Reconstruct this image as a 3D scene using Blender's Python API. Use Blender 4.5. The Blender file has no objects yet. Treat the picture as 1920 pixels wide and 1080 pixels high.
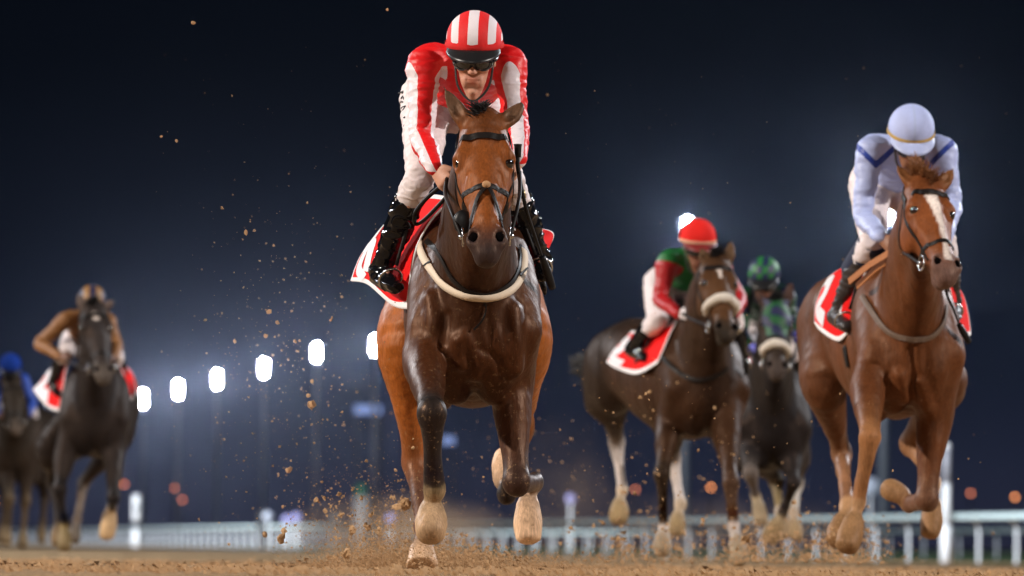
import bpy, math, random
import numpy as np
from mathutils import Vector, Matrix, noise as mnoise
R = math.radians
random.seed(7)
rng = np.random.default_rng(7)
scene = bpy.context.scene
COL = scene.collection
# ------------------------------------------------------------------ camera
FPX = 10500.0                       # focal length in photo pixels (1920 wide)
CAMZ, HORIZ, ROLL = 0.10, 1021.0, 0.55
cam_d = bpy.data.cameras.new('camera')
cam = bpy.data.objects.new('camera', cam_d)
COL.objects.link(cam)
cam_d.sensor_width = 36.0
cam_d.lens = FPX / 1920 * 36.0
cam_d.clip_start = 0.5
cam_d.clip_end = 6000
cam.location = (0, 0, CAMZ)
_pitch = math.atan((HORIZ - 540) / FPX)
cam_m = Matrix.Rotation(math.pi / 2 + _pitch, 3, 'X') @ Matrix.Rotation(R(ROLL), 3, 'Z')
cam.rotation_euler = cam_m.to_euler()
cam_d.dof.use_dof = True
cam_d.dof.focus_distance = 21.0
cam_d.dof.aperture_fstop = 4.2
scene.camera = cam
CM = np.array(cam_m)
def P(px, py, Y):
    """world point seen at photo pixel (px, py) at depth Y"""
    d = CM @ np.array([px - 960.0, 540.0 - py, -FPX])
    return np.array([0, 0, CAMZ]) + d * (Y / d[1])
# ------------------------------------------------------------------ world: night sky with low skyglow
world = bpy.data.worlds.new('World'); scene.world = world
world.use_nodes = True
nt = world.node_tree; nt.nodes.clear()
wo = nt.nodes.new('ShaderNodeOutputWorld'); bg = nt.nodes.new('ShaderNodeBackground')
tc = nt.nodes.new('ShaderNodeTexCoord'); sp = nt.nodes.new('ShaderNodeSeparateXYZ')
rp = nt.nodes.new('ShaderNodeValToRGB')
nt.links.new(tc.outputs['Generated'], sp.inputs[0]); nt.links.new(sp.outputs['Z'], rp.inputs[0])
nt.links.new(rp.outputs[0], bg.inputs[0]); nt.links.new(bg.outputs[0], wo.inputs[0])
for i, (p, c) in enumerate([(0.0, (.019, .021, .042)), (.015, (.013, .0165, .034)), (.032, (.006, .009, .019)), (.055, (.0026, .0044, .0095)), (.085, (.0014, .0024, .005)), (.5, (.0012, .002, .004))]):
    e = rp.color_ramp.elements[i] if i < 2 else rp.color_ramp.elements.new(p)
    e.position = p; e.color = (*c, 1)
bg.inputs[1].default_value = 1.0
# ------------------------------------------------------------------ floodlights beside the track, plus added rail and rim spots out of view
def flood(name, loc, tgt, power, col, size=2.2, cone=34):
    d = bpy.data.lights.new(name, 'SPOT'); o = bpy.data.objects.new(name, d); COL.objects.link(o)
    d.energy = power; d.color = col; d.shadow_soft_size = size; d.spot_size = R(cone); d.spot_blend = .6
    o.location = loc
    o.rotation_euler = (Vector(tgt) - Vector(loc)).to_track_quat('-Z', 'Y').to_euler()
    return o
flood('floodlight', (-90, -9, 50), (1, 20, 1), 520000, (1, .90, .80), 1.6, 38)
flood('floodlight', (86, -5, 46), (2, 21, 1), 320000, (1, .93, .88), 1.6, 40)
flood('floodlight', (-18, -80, 34), (0, 30, 1), 45000, (1, .94, .9), 1.8, 60)
flood('floodlight', (-30, 75, 24), (8, 150, 0), 330000, (.9, .95, 1), 2.0, 90)  # added unseen spot that brightens the near stretch of rail
flood('floodlight', (-80, 190, 28), (-30, 330, 0), 1500000, (.9, .95, 1), 2.0, 100)  # added unseen spot that brightens the far stretch of rail
flood('floodlight', (30, 62, 20), (0, 30, 1.2), 42000, (.88, .93, 1), 1.2, 80)  # added rim light behind the horses, right side, out of view
flood('floodlight', (-34, 58, 20), (-4, 30, 1.2), 36000, (.92, .95, 1), 1.2, 80)  # added rim light behind the horses, left side, out of view
scene.view_settings.view_transform = 'Standard'
scene.view_settings.look = 'None'
scene.view_settings.exposure = 0
scene.view_settings.gamma = 1
scene.render.engine = 'CYCLES'
cy = scene.cycles
cy.use_denoising = True
cy.max_bounces = 6; cy.diffuse_bounces = 2; cy.glossy_bounces = 3; cy.transmission_bounces = 4
cy.volume_bounces = 0; cy.sample_clamp_indirect = 4
# ------------------------------------------------------------------ object helpers
def meshobj(name, V, Fc, mat=None, parent=None, smooth=True, origin=None):
    V = np.asarray(V, dtype=np.float64)
    base = np.array(parent.matrix_world.translation) if parent is not None else (np.zeros(3) if origin is None else np.array(origin))
    if parent is not None: base = np.array(parent['_base'])
    me = bpy.data.meshes.new(name)
    V = V - base
    if isinstance(Fc, np.ndarray) and Fc.ndim == 2:
        n, k = Fc.shape
        me.vertices.add(len(V)); me.vertices.foreach_set('co', V.astype(np.float32).ravel())
        me.loops.add(n * k); me.loops.foreach_set('vertex_index', Fc.astype(np.int32).ravel())
        me.polygons.add(n); me.polygons.foreach_set('loop_start', np.arange(0, n * k, k, dtype=np.int32))
        me.update(calc_edges=True); me.validate()
    else:
        me.from_pydata([tuple(v) for v in V], [], [tuple(int(i) for i in f) for f in Fc]); me.update()
    if name in ('browband', 'headpiece', 'cheek_strap', 'throat_lash', 'noseband', 'cross_strap', 'breastplate_strap', 'keeper', 'loose_strap'): smooth = False
    if smooth: me.polygons.foreach_set('use_smooth', [True] * len(me.polygons))
    if mat: me.materials.append(mat)
    o = bpy.data.objects.new(name, me); COL.objects.link(o)
    if parent is not None:
        o.parent = parent
        o['_base'] = list(base)
    else:
        o.location = base
        o['_base'] = list(base)
    # children use coordinates relative to the same base point
    return o
def root(name, loc, label, cat, group=None):
    o = bpy.data.objects.new(name, None); COL.objects.link(o)
    o.location = loc; o['_base'] = list(map(float, loc)); o.empty_display_size = .1
    o['label'] = label; o['category'] = cat
    if group: o['group'] = group
    return o
def tag(o, label, cat, group=None):
    o['label'] = label; o['category'] = cat
    if group: o['group'] = group
    return o
def setattr_f(o, name, vals):
    a = o.data.attributes.new(name, 'FLOAT', 'POINT'); a.data.foreach_set('value', np.asarray(vals, np.float32))
def setattr_c(o, name, cols):
    a = o.data.attributes.new(name, 'FLOAT_COLOR', 'POINT')
    c = np.ones((len(cols), 4), np.float32); c[:, :3] = cols; a.data.foreach_set('color', c.ravel())
# ------------------------------------------------------------------ materials
def newmat(name):
    m = bpy.data.materials.new(name); m.use_nodes = True
    n = m.node_tree; b = n.nodes['Principled BSDF']
    return m, n, b
def noise_node(n, scale, detail=4, rough=.6, coord='Object'):
    t = n.nodes.new('ShaderNodeTexCoord'); x = n.nodes.new('ShaderNodeTexNoise')
    x.inputs['Scale'].default_value = scale; x.inputs['Detail'].default_value = detail; x.inputs['Roughness'].default_value = rough
    n.links.new(t.outputs[coord], x.inputs['Vector']); return x
def bump(n, b, h, strength=.3, dist=.01):
    u = n.nodes.new('ShaderNodeBump'); u.inputs['Strength'].default_value = strength; u.inputs['Distance'].default_value = dist
    n.links.new(h, u.inputs['Height']); n.links.new(u.outputs[0], b.inputs['Normal'])
def mixc(n, fac, a, b_, mode='MIX'):
    m = n.nodes.new('ShaderNodeMix'); m.data_type = 'RGBA'; m.blend_type = mode
    for s, v in ((0, fac), (6, a), (7, b_)):
        if hasattr(v, 'links') or isinstance(v, bpy.types.NodeSocket): n.links.new(v, m.inputs[s])
        elif s == 0: m.inputs[0].default_value = v
        else: m.inputs[s].default_value = (*v, 1)
    return m.outputs[2]
def plain(name, col, rough=.5, metal=0, nscale=30, nvar=.18, bs=.2, bd=.004, spec=.5, coat=0, sheen=0):
    m, n, b = newmat(name)
    x = noise_node(n, nscale)
    c = mixc(n, x.outputs[0], [v * (1 - nvar) for v in col], [min(1, v * (1 + nvar)) for v in col])
    n.links.new(c, b.inputs['Base Color'])
    b.inputs['Roughness'].default_value = rough; b.inputs['Metallic'].default_value = metal
    b.inputs['Specular IOR Level'].default_value = spec; b.inputs['Coat Weight'].default_value = coat; b.inputs['Coat Roughness'].default_value = .12
    b.inputs['Sheen Weight'].default_value = sheen
    if bs: bump(n, b, x.outputs[0], bs, bd)
    return m
def emis(name, col, s):
    m, n, b = newmat(name); b.inputs['Base Color'].default_value = (*[c * .3 for c in col], 1)
    b.inputs['Emission Color'].default_value = (*col, 1); b.inputs['Emission Strength'].default_value = s
    return m
def attrcol(name, attr='Col', rough=.45, spec=.5, nscale=60, nvar=.15, bs=.25, bd=.002, stretch=None, coat=0, sheen=0, mud=0):
    m, n, b = newmat(name)
    a = n.nodes.new('ShaderNodeAttribute'); a.attribute_name = attr
    x = noise_node(n, nscale)
    if stretch:
        mp = n.nodes.new('ShaderNodeMapping'); mp.inputs['Scale'].default_value = stretch
        n.links.new(x.inputs['Vector'].links[0].from_socket, mp.inputs[0]); n.links.new(mp.outputs[0], x.inputs['Vector'])
    g = n.nodes.new('ShaderNodeMapRange'); g.inputs[3].default_value = 1 - nvar; g.inputs[4].default_value = 1 + nvar
    n.links.new(x.outputs[0], g.inputs[0])
    vm = n.nodes.new('ShaderNodeVectorMath'); vm.operation = 'SCALE'
    n.links.new(a.outputs['Color'], vm.inputs[0]); n.links.new(g.outputs[0], vm.inputs['Scale'])
    out = vm.outputs[0]
    if mud:
        y = noise_node(n, 9, 8, .75); r = n.nodes.new('ShaderNodeMapRange')
        r.inputs[1].default_value = .60 ; r.inputs[2].default_value = .72; r.inputs[4].default_value = mud
        n.links.new(y.outputs[0], r.inputs[0]); out = mixc(n, r.outputs[0], out, (.30, .19, .10))
    n.links.new(out, b.inputs['Base Color'])
    b.inputs['Roughness'].default_value = rough; b.inputs['Specular IOR Level'].default_value = spec
    b.inputs['Coat Weight'].default_value = coat; b.inputs['Coat Roughness'].default_value = .15; b.inputs['Sheen Weight'].default_value = sheen
    bump(n, b, x.outputs[0], bs, bd)
    return m
# ------------------------------------------------------------------ implicit surface engine
def norm(v): v = np.asarray(v, float); return v / (np.linalg.norm(v) + 1e-12)
def A(*v): return np.array(v, float)
def crom(pts, sub):
    """Catmull-Rom through rows of pts (any number of columns)"""
    pts = np.asarray(pts, float); n = len(pts)
    if n == 2: return np.array([pts[0] + (pts[1] - pts[0]) * t for t in np.linspace(0, 1, sub + 1)])
    out = []
    for i in range(n - 1):
        p0 = pts[max(i - 1, 0)]; p1 = pts[i]; p2 = pts[i + 1]; p3 = pts[min(i + 2, n - 1)]
        for t in np.arange(sub) / sub:
            out.append(.5 * ((2 * p1) + (-p0 + p2) * t + (2 * p0 - 5 * p1 + 4 * p2 - p3) * t * t + (-p0 + 3 * p1 - 3 * p2 + p3) * t ** 3))
    out.append(pts[-1]); return np.array(out)
def cross3(a, b): return np.array([a[1] * b[2] - a[2] * b[1], a[2] * b[0] - a[0] * b[2], a[0] * b[1] - a[1] * b[0]])
def seg_sdf(s, X, Y, Z):
    a, b, ra, rb, S, cap = s
    a = a.astype(np.float32); b = b.astype(np.float32); S = S.astype(np.float32); ra = ra.astype(np.float32); rb = rb.astype(np.float32)
    ax = b - a; L = math.sqrt(float(ax @ ax)); ax = ax / np.float32(max(L, 1e-9))
    V = cross3(ax, S)
    x = X - a[0]; y = Y - a[1]; z = Z - a[2]
    t = x * ax[0] + y * ax[1] + z * ax[2]
    tc_ = np.clip(t, 0, L); qt = t - tc_
    h = tc_ / max(L, 1e-9)
    ru = ra[0] + (rb[0] - ra[0]) * h; rv = ra[1] + (rb[1] - ra[1]) * h
    rt = np.minimum(ru, rv) if cap is None else cap
    u = x * S[0] + y * S[1] + z * S[2]; v = x * V[0] + y * V[1] + z * V[2]
    k0 = np.sqrt((u / ru) ** 2 + (v / rv) ** 2 + (qt / rt) ** 2)
    k1 = np.sqrt((u / ru ** 2) ** 2 + (v / rv ** 2) ** 2 + (qt / rt ** 2) ** 2) + 1e-9
    return k0 * (k0 - 1) / k1
def smin(a, b, k):
    if k <= 0: return np.minimum(a, b)
    h = np.maximum(k - np.abs(a - b), 0) / k
    return np.minimum(a, b) - h * h * k * .25
class Field:
    def __init__(self): self.items = []
    def chain(self, st, k=.03, side=(1, 0, 0), sub=4, cap=None, op='+', col=None, endcap=None):
        """st rows: (point, ru, rv[, colour]) ; side = direction of ru"""
        pts = np.array([np.concatenate([np.asarray(s[0], float), [s[1], s[2]]]) for s in st])
        cols = np.array([(s[3] if len(s) > 3 else (col if col is not None else (.5, .5, .5))) for s in st], float)
        q = crom(np.hstack([pts, cols]), sub) if len(st) > 1 else np.vstack([np.hstack([pts, cols])[0]] * 2) + np.array([[0] * 8, [0, 0, 1e-4] + [0] * 5])
        segs = []
        sd0 = np.asarray(side, float)
        for i in range(len(q) - 1):
            a, b = q[i, :3], q[i + 1, :3]; ax = norm(b - a)
            S = sd0 - ax * np.dot(sd0, ax)
            if np.linalg.norm(S) < .05: S = np.cross(ax, (0, 0, 1))
            S = norm(S)
            c = cap
            if endcap is not None and i == len(q) - 2: c = endcap
            segs.append((a, b, np.maximum(q[i, 3:5], .002), np.maximum(q[i + 1, 3:5], .002), S, c, q[i, 5:8], q[i + 1, 5:8]))
        self.items.append((segs, k, op)); return self
    def ell(self, c, r, ax=(0, 0, 1), side=(1, 0, 0), k=.03, op='+', col=None):
        """ellipsoid, r=(side, third, along ax)"""
        c = np.asarray(c, float); ax = norm(ax); S = np.asarray(side, float); S = norm(S - ax * np.dot(S, ax))
        col = (.5, .5, .5) if col is None else col
        self.items.append(([(c - ax * 5e-4, c + ax * 5e-4, A(r[0], r[1]), A(r[0], r[1]), S, r[2], A(*col), A(*col))], k, op)); return self
    def bbox(self):
        lo = np.full(3, 1e9); hi = -lo
        for segs, k, op in self.items:
            if op == '-': continue
            for s in segs:
                r = max(s[2].max(), s[3].max(), s[5] or 0)
                lo = np.minimum(lo, np.minimum(s[0], s[1]) - r); hi = np.maximum(hi, np.maximum(s[0], s[1]) + r)
        return lo, hi
    def grid(self, h, inflate=0):
        lo, hi = self.bbox(); lo -= 3 * h + inflate + .01; hi += 3 * h + inflate + .01
        n = np.ceil((hi - lo) / h).astype(int) + 1
        X = [(lo[i] + np.arange(n[i]) * h).astype(np.float32) for i in range(3)]
        D = np.full(n, .25, np.float32)
        def box(a, b, m):
            l = np.clip(np.floor((np.minimum(a, b) - m - lo) / h).astype(int), 0, n - 1)
            u = np.clip(np.ceil((np.maximum(a, b) + m - lo) / h).astype(int) + 1, 1, n)
            return l, u
        for segs, k, op in self.items:
            los, his = [], []
            for s in segs:
                r = max(s[2].max(), s[3].max(), s[5] or 0) + k + 3 * h + inflate
                l, u = box(s[0], s[1], r); los.append(l); his.append(u)
            L = np.min(los, 0); U = np.max(his, 0)
            T = np.full(U - L, .25, np.float32)
            for s, l, u in zip(segs, los, his):
                d = seg_sdf(s[:6], X[0][l[0]:u[0], None, None], X[1][None, l[1]:u[1], None], X[2][None, None, l[2]:u[2]])
                sl = tuple(slice(l[i] - L[i], u[i] - L[i]) for i in range(3))
                T[sl] = np.minimum(T[sl], d)
            sl = tuple(slice(L[i], U[i]) for i in range(3))
            D[sl] = smin(D[sl], T, k) if op == '+' else -smin(-D[sl], T, k)
        return D - inflate, lo
    def pack(self):
        if getattr(self, '_n', -1) == len(self.items): return
        self._n = len(self.items); allS = [g for segs, k, op in self.items for g in segs]
        self._a = np.array([g[0] for g in allS]); b = np.array([g[1] for g in allS]); ax = b - self._a
        self._L = np.linalg.norm(ax, axis=1); self._ax = ax / np.maximum(self._L, 1e-9)[:, None]
        self._S = np.array([g[4] for g in allS]); self._V = np.cross(self._ax, self._S)
        self._ra = np.array([g[2] for g in allS]); self._dr = np.array([g[3] for g in allS]) - self._ra
        self._cap = np.array([np.nan if g[5] is None else g[5] for g in allS])
        self._id = np.concatenate([[i] * len(it[0]) for i, it in enumerate(self.items)])
        R_ = np.maximum(np.maximum(self._ra.max(1), (self._ra + self._dr).max(1)), np.nan_to_num(self._cap))
        self._lo = np.minimum(self._a, b) - R_[:, None]; self._hi = np.maximum(self._a, b) + R_[:, None]
    def ev(self, p, far=9):
        self.pack(); p = np.asarray(p, float)
        lo, hi = p.min(0) - .14, p.max(0) + .14
        sel = np.nonzero(((self._lo < hi) & (self._hi > lo)).all(1))[0]
        D = np.full(len(p), float(far))
        if not len(sel): return D
        a, ax, S, V, L = self._a[sel], self._ax[sel], self._S[sel], self._V[sel], self._L[sel]
        def dots(M): return p @ M.T - (a * M).sum(1)
        t = dots(ax); tc_ = np.clip(t, 0, L); qt = t - tc_; h = tc_ / np.maximum(L, 1e-9)
        ru = self._ra[sel, 0] + self._dr[sel, 0] * h; rv = self._ra[sel, 1] + self._dr[sel, 1] * h
        rt = np.minimum(ru, rv); c = self._cap[sel]; m = ~np.isnan(c); rt[:, m] = c[m]
        u = dots(S) / ru; v = dots(V) / rv; w = qt / rt
        k0 = np.sqrt(u * u + v * v + w * w); k1 = np.sqrt((u / ru) ** 2 + (v / rv) ** 2 + (w / rt) ** 2) + 1e-9
        T = k0 * (k0 - 1) / k1
        ids = self._id[sel]; st = np.nonzero(np.r_[True, ids[1:] != ids[:-1]])[0]
        Tm = np.minimum.reduceat(T, st, axis=1)
        for n_, i in enumerate(ids[st]):
            _, k, op = self.items[i]
            D = smin(D, Tm[:, n_], k) if op == '+' else -smin(-D, Tm[:, n_], k)
        return D
    def grad(self, p, e=.004):
        p = np.asarray(p, float); n = len(p)
        q = np.concatenate([p + d for d in (A(e, 0, 0), A(-e, 0, 0), A(0, e, 0), A(0, -e, 0), A(0, 0, e), A(0, 0, -e))])
        v = self.ev(q, 9).reshape(6, n); g = np.stack([v[0] - v[1], v[2] - v[3], v[4] - v[5]], 1)
        return g / (np.linalg.norm(g, axis=1)[:, None] + 1e-9)
    def project(self, p, iso=0, it=5):
        p = np.array(p, float)
        for _ in range(it):
            d = self.ev(p, 9) - iso; p -= np.clip(d, -.08, .08)[:, None] * self.grad(p)
        return p
    def colours(self, p, w=.012):
        X, Y, Z = p[:, 0], p[:, 1], p[:, 2]
        C = np.zeros((len(p), 3)); W = np.full(len(p), 1e-12)
        for segs, k, op in self.items:
            if op == '-': continue
            best = np.full(len(p), 9.0); bc = np.zeros((len(p), 3))
            for s in segs:
                r = max(s[2].max(), s[3].max(), s[5] or 0) + .06
                mid = (s[0] + s[1]) / 2; R2 = r + np.linalg.norm(s[1] - s[0]) / 2
                idx = np.nonzero(((p - mid) ** 2).sum(1) < R2 * R2)[0]
                if not len(idx): continue
                d = seg_sdf(s[:6], X[idx], Y[idx], Z[idx])
                ax = s[1] - s[0]; t = np.clip(((p[idx] - s[0]) @ ax) / max(ax @ ax, 1e-9), 0, 1)[:, None]
                c = s[6] * (1 - t) + s[7] * t
                m = d < best[idx]; j = idx[m]; best[j] = d[m]; bc[j] = c[m]
            ww = np.exp(-np.clip(best, -.03, 1) / w); ww[best > 1] = 0
            C += bc * ww[:, None]; W += ww
        return C / W[:, None]
def surface_nets(D, lo, h):
    s = D < 0
    c = [s[i:s.shape[0] - 1 + i, j:s.shape[1] - 1 + j, k:s.shape[2] - 1 + k] for i in (0, 1) for j in (0, 1) for k in (0, 1)]
    anyc = c[0].copy(); allc = c[0].copy()
    for q in c[1:]: anyc |= q; allc &= q
    act = anyc & ~allc
    I = np.argwhere(act); M = len(I)
    idx = np.full(act.shape, -1, np.int32); idx[act] = np.arange(M)
    acc = np.zeros((M, 3)); cnt = np.zeros(M)
    offs = [A(i, j, k).astype(int) for i in (0, 1) for j in (0, 1) for k in (0, 1)]
    for a in offs:
        for ax in range(3):
            if a[ax]: continue
            b = a.copy(); b[ax] = 1
            va = D[I[:, 0] + a[0], I[:, 1] + a[1], I[:, 2] + a[2]]; vb = D[I[:, 0] + b[0], I[:, 1] + b[1], I[:, 2] + b[2]]
            m = (va < 0) != (vb < 0)
            t = va[m] / (va[m] - vb[m])
            acc[m] += a + np.outer(t, (b - a)); cnt[m] += 1
    V = lo + (I + acc / cnt[:, None]) * h
    F = []
    for ax in range(3):
        b, c_ = (ax + 1) % 3, (ax + 2) % 3
        s0 = np.moveaxis(s, ax, 0)
        m = s0[1:] != s0[:-1]
        E = np.argwhere(m); inside = s0[:-1][m]
        full = np.zeros((len(E), 3), int); rest = [i for i in range(3) if i != ax]
        full[:, ax] = E[:, 0]; full[:, rest[0]] = E[:, 1]; full[:, rest[1]] = E[:, 2]
        ok = (full[:, b] > 0) & (full[:, c_] > 0) & (full[:, b] < D.shape[b] - 1) & (full[:, c_] < D.shape[c_] - 1)
        full = full[ok]; inside = inside[ok]
        def cell(db, dc):
            q = full.copy(); q[:, b] -= db; q[:, c_] -= dc; return idx[q[:, 0], q[:, 1], q[:, 2]]
        quad = np.stack([cell(1, 1), cell(0, 1), cell(0, 0), cell(1, 0)], 1)
        quad[~inside] = quad[~inside][:, ::-1]
        F.append(quad)
    F = np.vstack(F); F = F[(F >= 0).all(1)]
    return V, F
def smooth_mesh(V, F, it=1, lam=.5):
    for _ in range(it):
        S = np.zeros_like(V); n = np.zeros(len(V))
        for i in range(4):
            for j in ((i + 1) % 4, (i - 1) % 4):
                for d in range(3): S[:, d] += np.bincount(F[:, i], V[F[:, j], d], len(V))
                n += np.bincount(F[:, i], minlength=len(V))
        V = V + lam * (S / np.maximum(n, 1)[:, None] - V)
    return V
def vnormals(V, F):
    n = np.cross(V[F[:, 2]] - V[F[:, 0]], V[F[:, 3]] - V[F[:, 1]])
    N = np.zeros_like(V)
    for i in range(4):
        for d in range(3): N[:, d] += np.bincount(F[:, i], n[:, d], len(V))
    return N / (np.linalg.norm(N, axis=1)[:, None] + 1e-12)
def ridge(V, N, amp, freq, stretch=(1, 1, 1), seed=0.0):
    st = np.asarray(stretch, float)
    d = np.array([(1 - 2 * abs(mnoise.noise(Vector(v * freq * st + seed)))) ** 3 for v in V])
    return V + N * ((d - .3) * amp)[:, None]
def fold(V, N, amp, freq, stretch=(1, 1, 1), seed=0.0):
    st = np.asarray(stretch, float)
    d = np.array([mnoise.noise(Vector(v * freq * st + seed)) + .5 * mnoise.noise(Vector(v * freq * 2.3 * st + seed + 7)) for v in V])
    return V + N * (d * amp)[:, None]
def mesh_field(f, h, inflate=0, it=1, extra=None):
    D, lo = f.grid(h, inflate)
    V, F = surface_nets(D, lo, h)
    return smooth_mesh(V, F, it), F
# ------------------------------------------------------------------ strips, tubes, patches
def tubem(pts, r, n=8, sub=6, closed=False):
    q = crom(np.hstack([np.asarray(pts, float), np.broadcast_to(np.asarray(r, float).reshape(-1, 1), (len(pts), 1))]), sub)
    V = []; F = []; m = len(q); up = None
    for i in range(m):
        T = norm(q[min(i + 1, m - 1), :3] - q[max(i - 1, 0), :3])
        if up is None: up = norm(np.cross(T, (0, 0, 1) if abs(T[2]) < .9 else (1, 0, 0)))
        up = norm(up - T * np.dot(T, up)); b = np.cross(T, up)
        for j in range(n):
            a = 2 * math.pi * j / n; V.append(q[i, :3] + (up * math.cos(a) + b * math.sin(a)) * q[i, 3])
    for i in range(m - 1):
        for j in range(n): F.append((i * n + j, i * n + (j + 1) % n, (i + 1) * n + (j + 1) % n, (i + 1) * n + j))
    V.append(q[0, :3]); V.append(q[-1, :3])
    for j in range(n): F.append((len(V) - 2, (j + 1) % n, j)); F.append((len(V) - 1, (m - 1) * n + j, (m - 1) * n + (j + 1) % n))
    return V, F
def merge(parts):
    V = []; F = []
    for v, f in parts:
        o = len(V); V += [tuple(x) for x in v]; F += [tuple(int(i) + o for i in x) for x in f]
    return V, F
def strapm(f, pts, w, off=.004, th=.004, sub=6, closed=False, proj=True):
    """flat strap lying on the surface of field f along pts"""
    pts = np.asarray(pts, float)
    if closed: pts = np.vstack([pts, pts[:1]])
    q = crom(pts, sub)
    if proj: q = f.project(q, off)
    N = f.grad(q)
    T = np.gradient(q, axis=0)
    if closed: T[0] = T[-1] = q[1] - q[-2]
    B = np.cross(T, N); B /= np.linalg.norm(B, axis=1)[:, None] + 1e-9
    l = q - B * w / 2; r = q + B * w / 2
    if proj: l = f.project(l, off); r = f.project(r, off)
    V = np.stack([l, r, r + N * th, q + N * th * 1.4, l + N * th], 1).reshape(-1, 3); m = len(q); F = []
    for i in range(m - 1):
        for j in range(5): F.append((i * 5 + j, i * 5 + (j + 1) % 5, (i + 1) * 5 + (j + 1) % 5, (i + 1) * 5 + j))
    if not closed: F += [(4, 3, 2, 1, 0), tuple((m - 1) * 5 + j for j in range(5))]
    return V, F
class Patch:
    """smooth surface through a grid of control points; at(u,v)"""
    def __init__(self, rows): self.g = np.array(rows, float)
    def at(self, u, v):
        g = self.g; nu, nv = g.shape[:2]
        def w(t, n):
            t = min(max(t, 0), 1) * (n - 1); i = min(int(t), n - 2); f = t - i
            c = [-.5 * f + f * f - .5 * f ** 3, 1 - 2.5 * f * f + 1.5 * f ** 3, .5 * f + 2 * f * f - 1.5 * f ** 3, -.5 * f * f + .5 * f ** 3]
            return [(min(max(i - 1 + k, 0), n - 1), c[k]) for k in range(4)]
        return sum(a * b * g[i, j] for i, a in w(u, nu) for j, b in w(v, nv))
    def sheet(self, nu=40, nv=40, th=.006, off=0):
        G = np.array([[self.at(u, v) for v in np.linspace(0, 1, nv)] for u in np.linspace(0, 1, nu)])
        du = np.gradient(G, axis=0); dv = np.gradient(G, axis=1); N = np.cross(du, dv); N /= np.linalg.norm(N, axis=2)[..., None] + 1e-9
        a = (G + N * (off + th / 2)).reshape(-1, 3); b = (G + N * (off - th / 2)).reshape(-1, 3)
        V = np.vstack([a, b]); n = nu * nv; F = []
        for i in range(nu - 1):
            for j in range(nv - 1):
                k = i * nv + j; F.append((k, k + nv, k + nv + 1, k + 1)); F.append((n + k, n + k + 1, n + k + nv + 1, n + k + nv))
        ring = [j for j in range(nv)] + [i * nv + nv - 1 for i in range(1, nu)] + [(nu - 1) * nv + j for j in range(nv - 2, -1, -1)] + [i * nv for i in range(nu - 2, 0, -1)]
        for a_, b_ in zip(ring, ring[1:] + ring[:1]): F.append((a_, b_, n + b_, n + a_))
        uv = np.array([[(u, v) for v in np.linspace(0, 1, nv)] for u in np.linspace(0, 1, nu)]).reshape(-1, 2)
        return V, F, np.vstack([uv, uv])
def cyl(p0, p1, r0, r1=None, n=16): return tubem([p0, p1], [r0, r0 if r1 is None else r1], n, 1)
def boxm(c, s, rz=0):
    V = []; cs, sn = math.cos(rz), math.sin(rz)
    for x in (-1, 1):
        for y in (-1, 1):
            for z in (-1, 1):
                dx, dy = x * s[0] / 2, y * s[1] / 2
                V.append((c[0] + dx * cs - dy * sn, c[1] + dx * sn + dy * cs, c[2] + z * s[2] / 2))
    return V, [(0, 1, 3, 2), (4, 6, 7, 5), (0, 4, 5, 1), (2, 3, 7, 6), (0, 2, 6, 4), (1, 5, 7, 3)]
def spherem(c, r, nu=16, nv=10):
    V = []; F = []; r = np.broadcast_to(r, 3)
    for i in range(nv + 1):
        for j in range(nu):
            a = math.pi * i / nv; b = 2 * math.pi * j / nu
            V.append((c[0] + r[0] * math.sin(a) * math.cos(b), c[1] + r[1] * math.sin(a) * math.sin(b), c[2] + r[2] * math.cos(a)))
    for i in range(nv):
        for j in range(nu): F.append((i * nu + j, (i + 1) * nu + j, (i + 1) * nu + (j + 1) % nu, i * nu + (j + 1) % nu))
    return V, F
# ================================================================== SETTING
GR = np.array([[-9, .0], [0, .0], [18, .0], [40, -.05], [60, -.10], [100, -.18], [140, -.2], [6000, -.2]])
def gz(x, y): return np.interp(y, GR[:, 0], GR[:, 1])
def fence_y(x):   # line of the near running rail: x as a function of depth is linear
    return x
RA, RB = P(1915, 1059, 112), P(150, 1022, 345)
RA[2] = RB[2] = -.2
rdir = norm(RB - RA); 
def rail_pt(s): q = RA + rdir * s; return np.array([q[0], q[1], -.2])
def dirt_mat():
    m, n, b = newmat('dirt_track')
    x = noise_node(n, 6, 8, .7); y = noise_node(n, 45, 6, .7)
    c1 = mixc(n, x.outputs[0], (.19, .125, .065), (.64, .43, .25))
    c2 = mixc(n, y.outputs[0], (.5, .5, .5), (1.2, 1.15, 1.05)); 
    c = mixc(n, 1.0, c1, c2, 'MULTIPLY')
    n.links.new(c, b.inputs['Base Color']); b.inputs['Roughness'].default_value = .95; b.inputs['Specular IOR Level'].default_value = .2
    bump(n, b, y.outputs[0], .8, .02); return m
M_dirt = dirt_mat()
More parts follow.
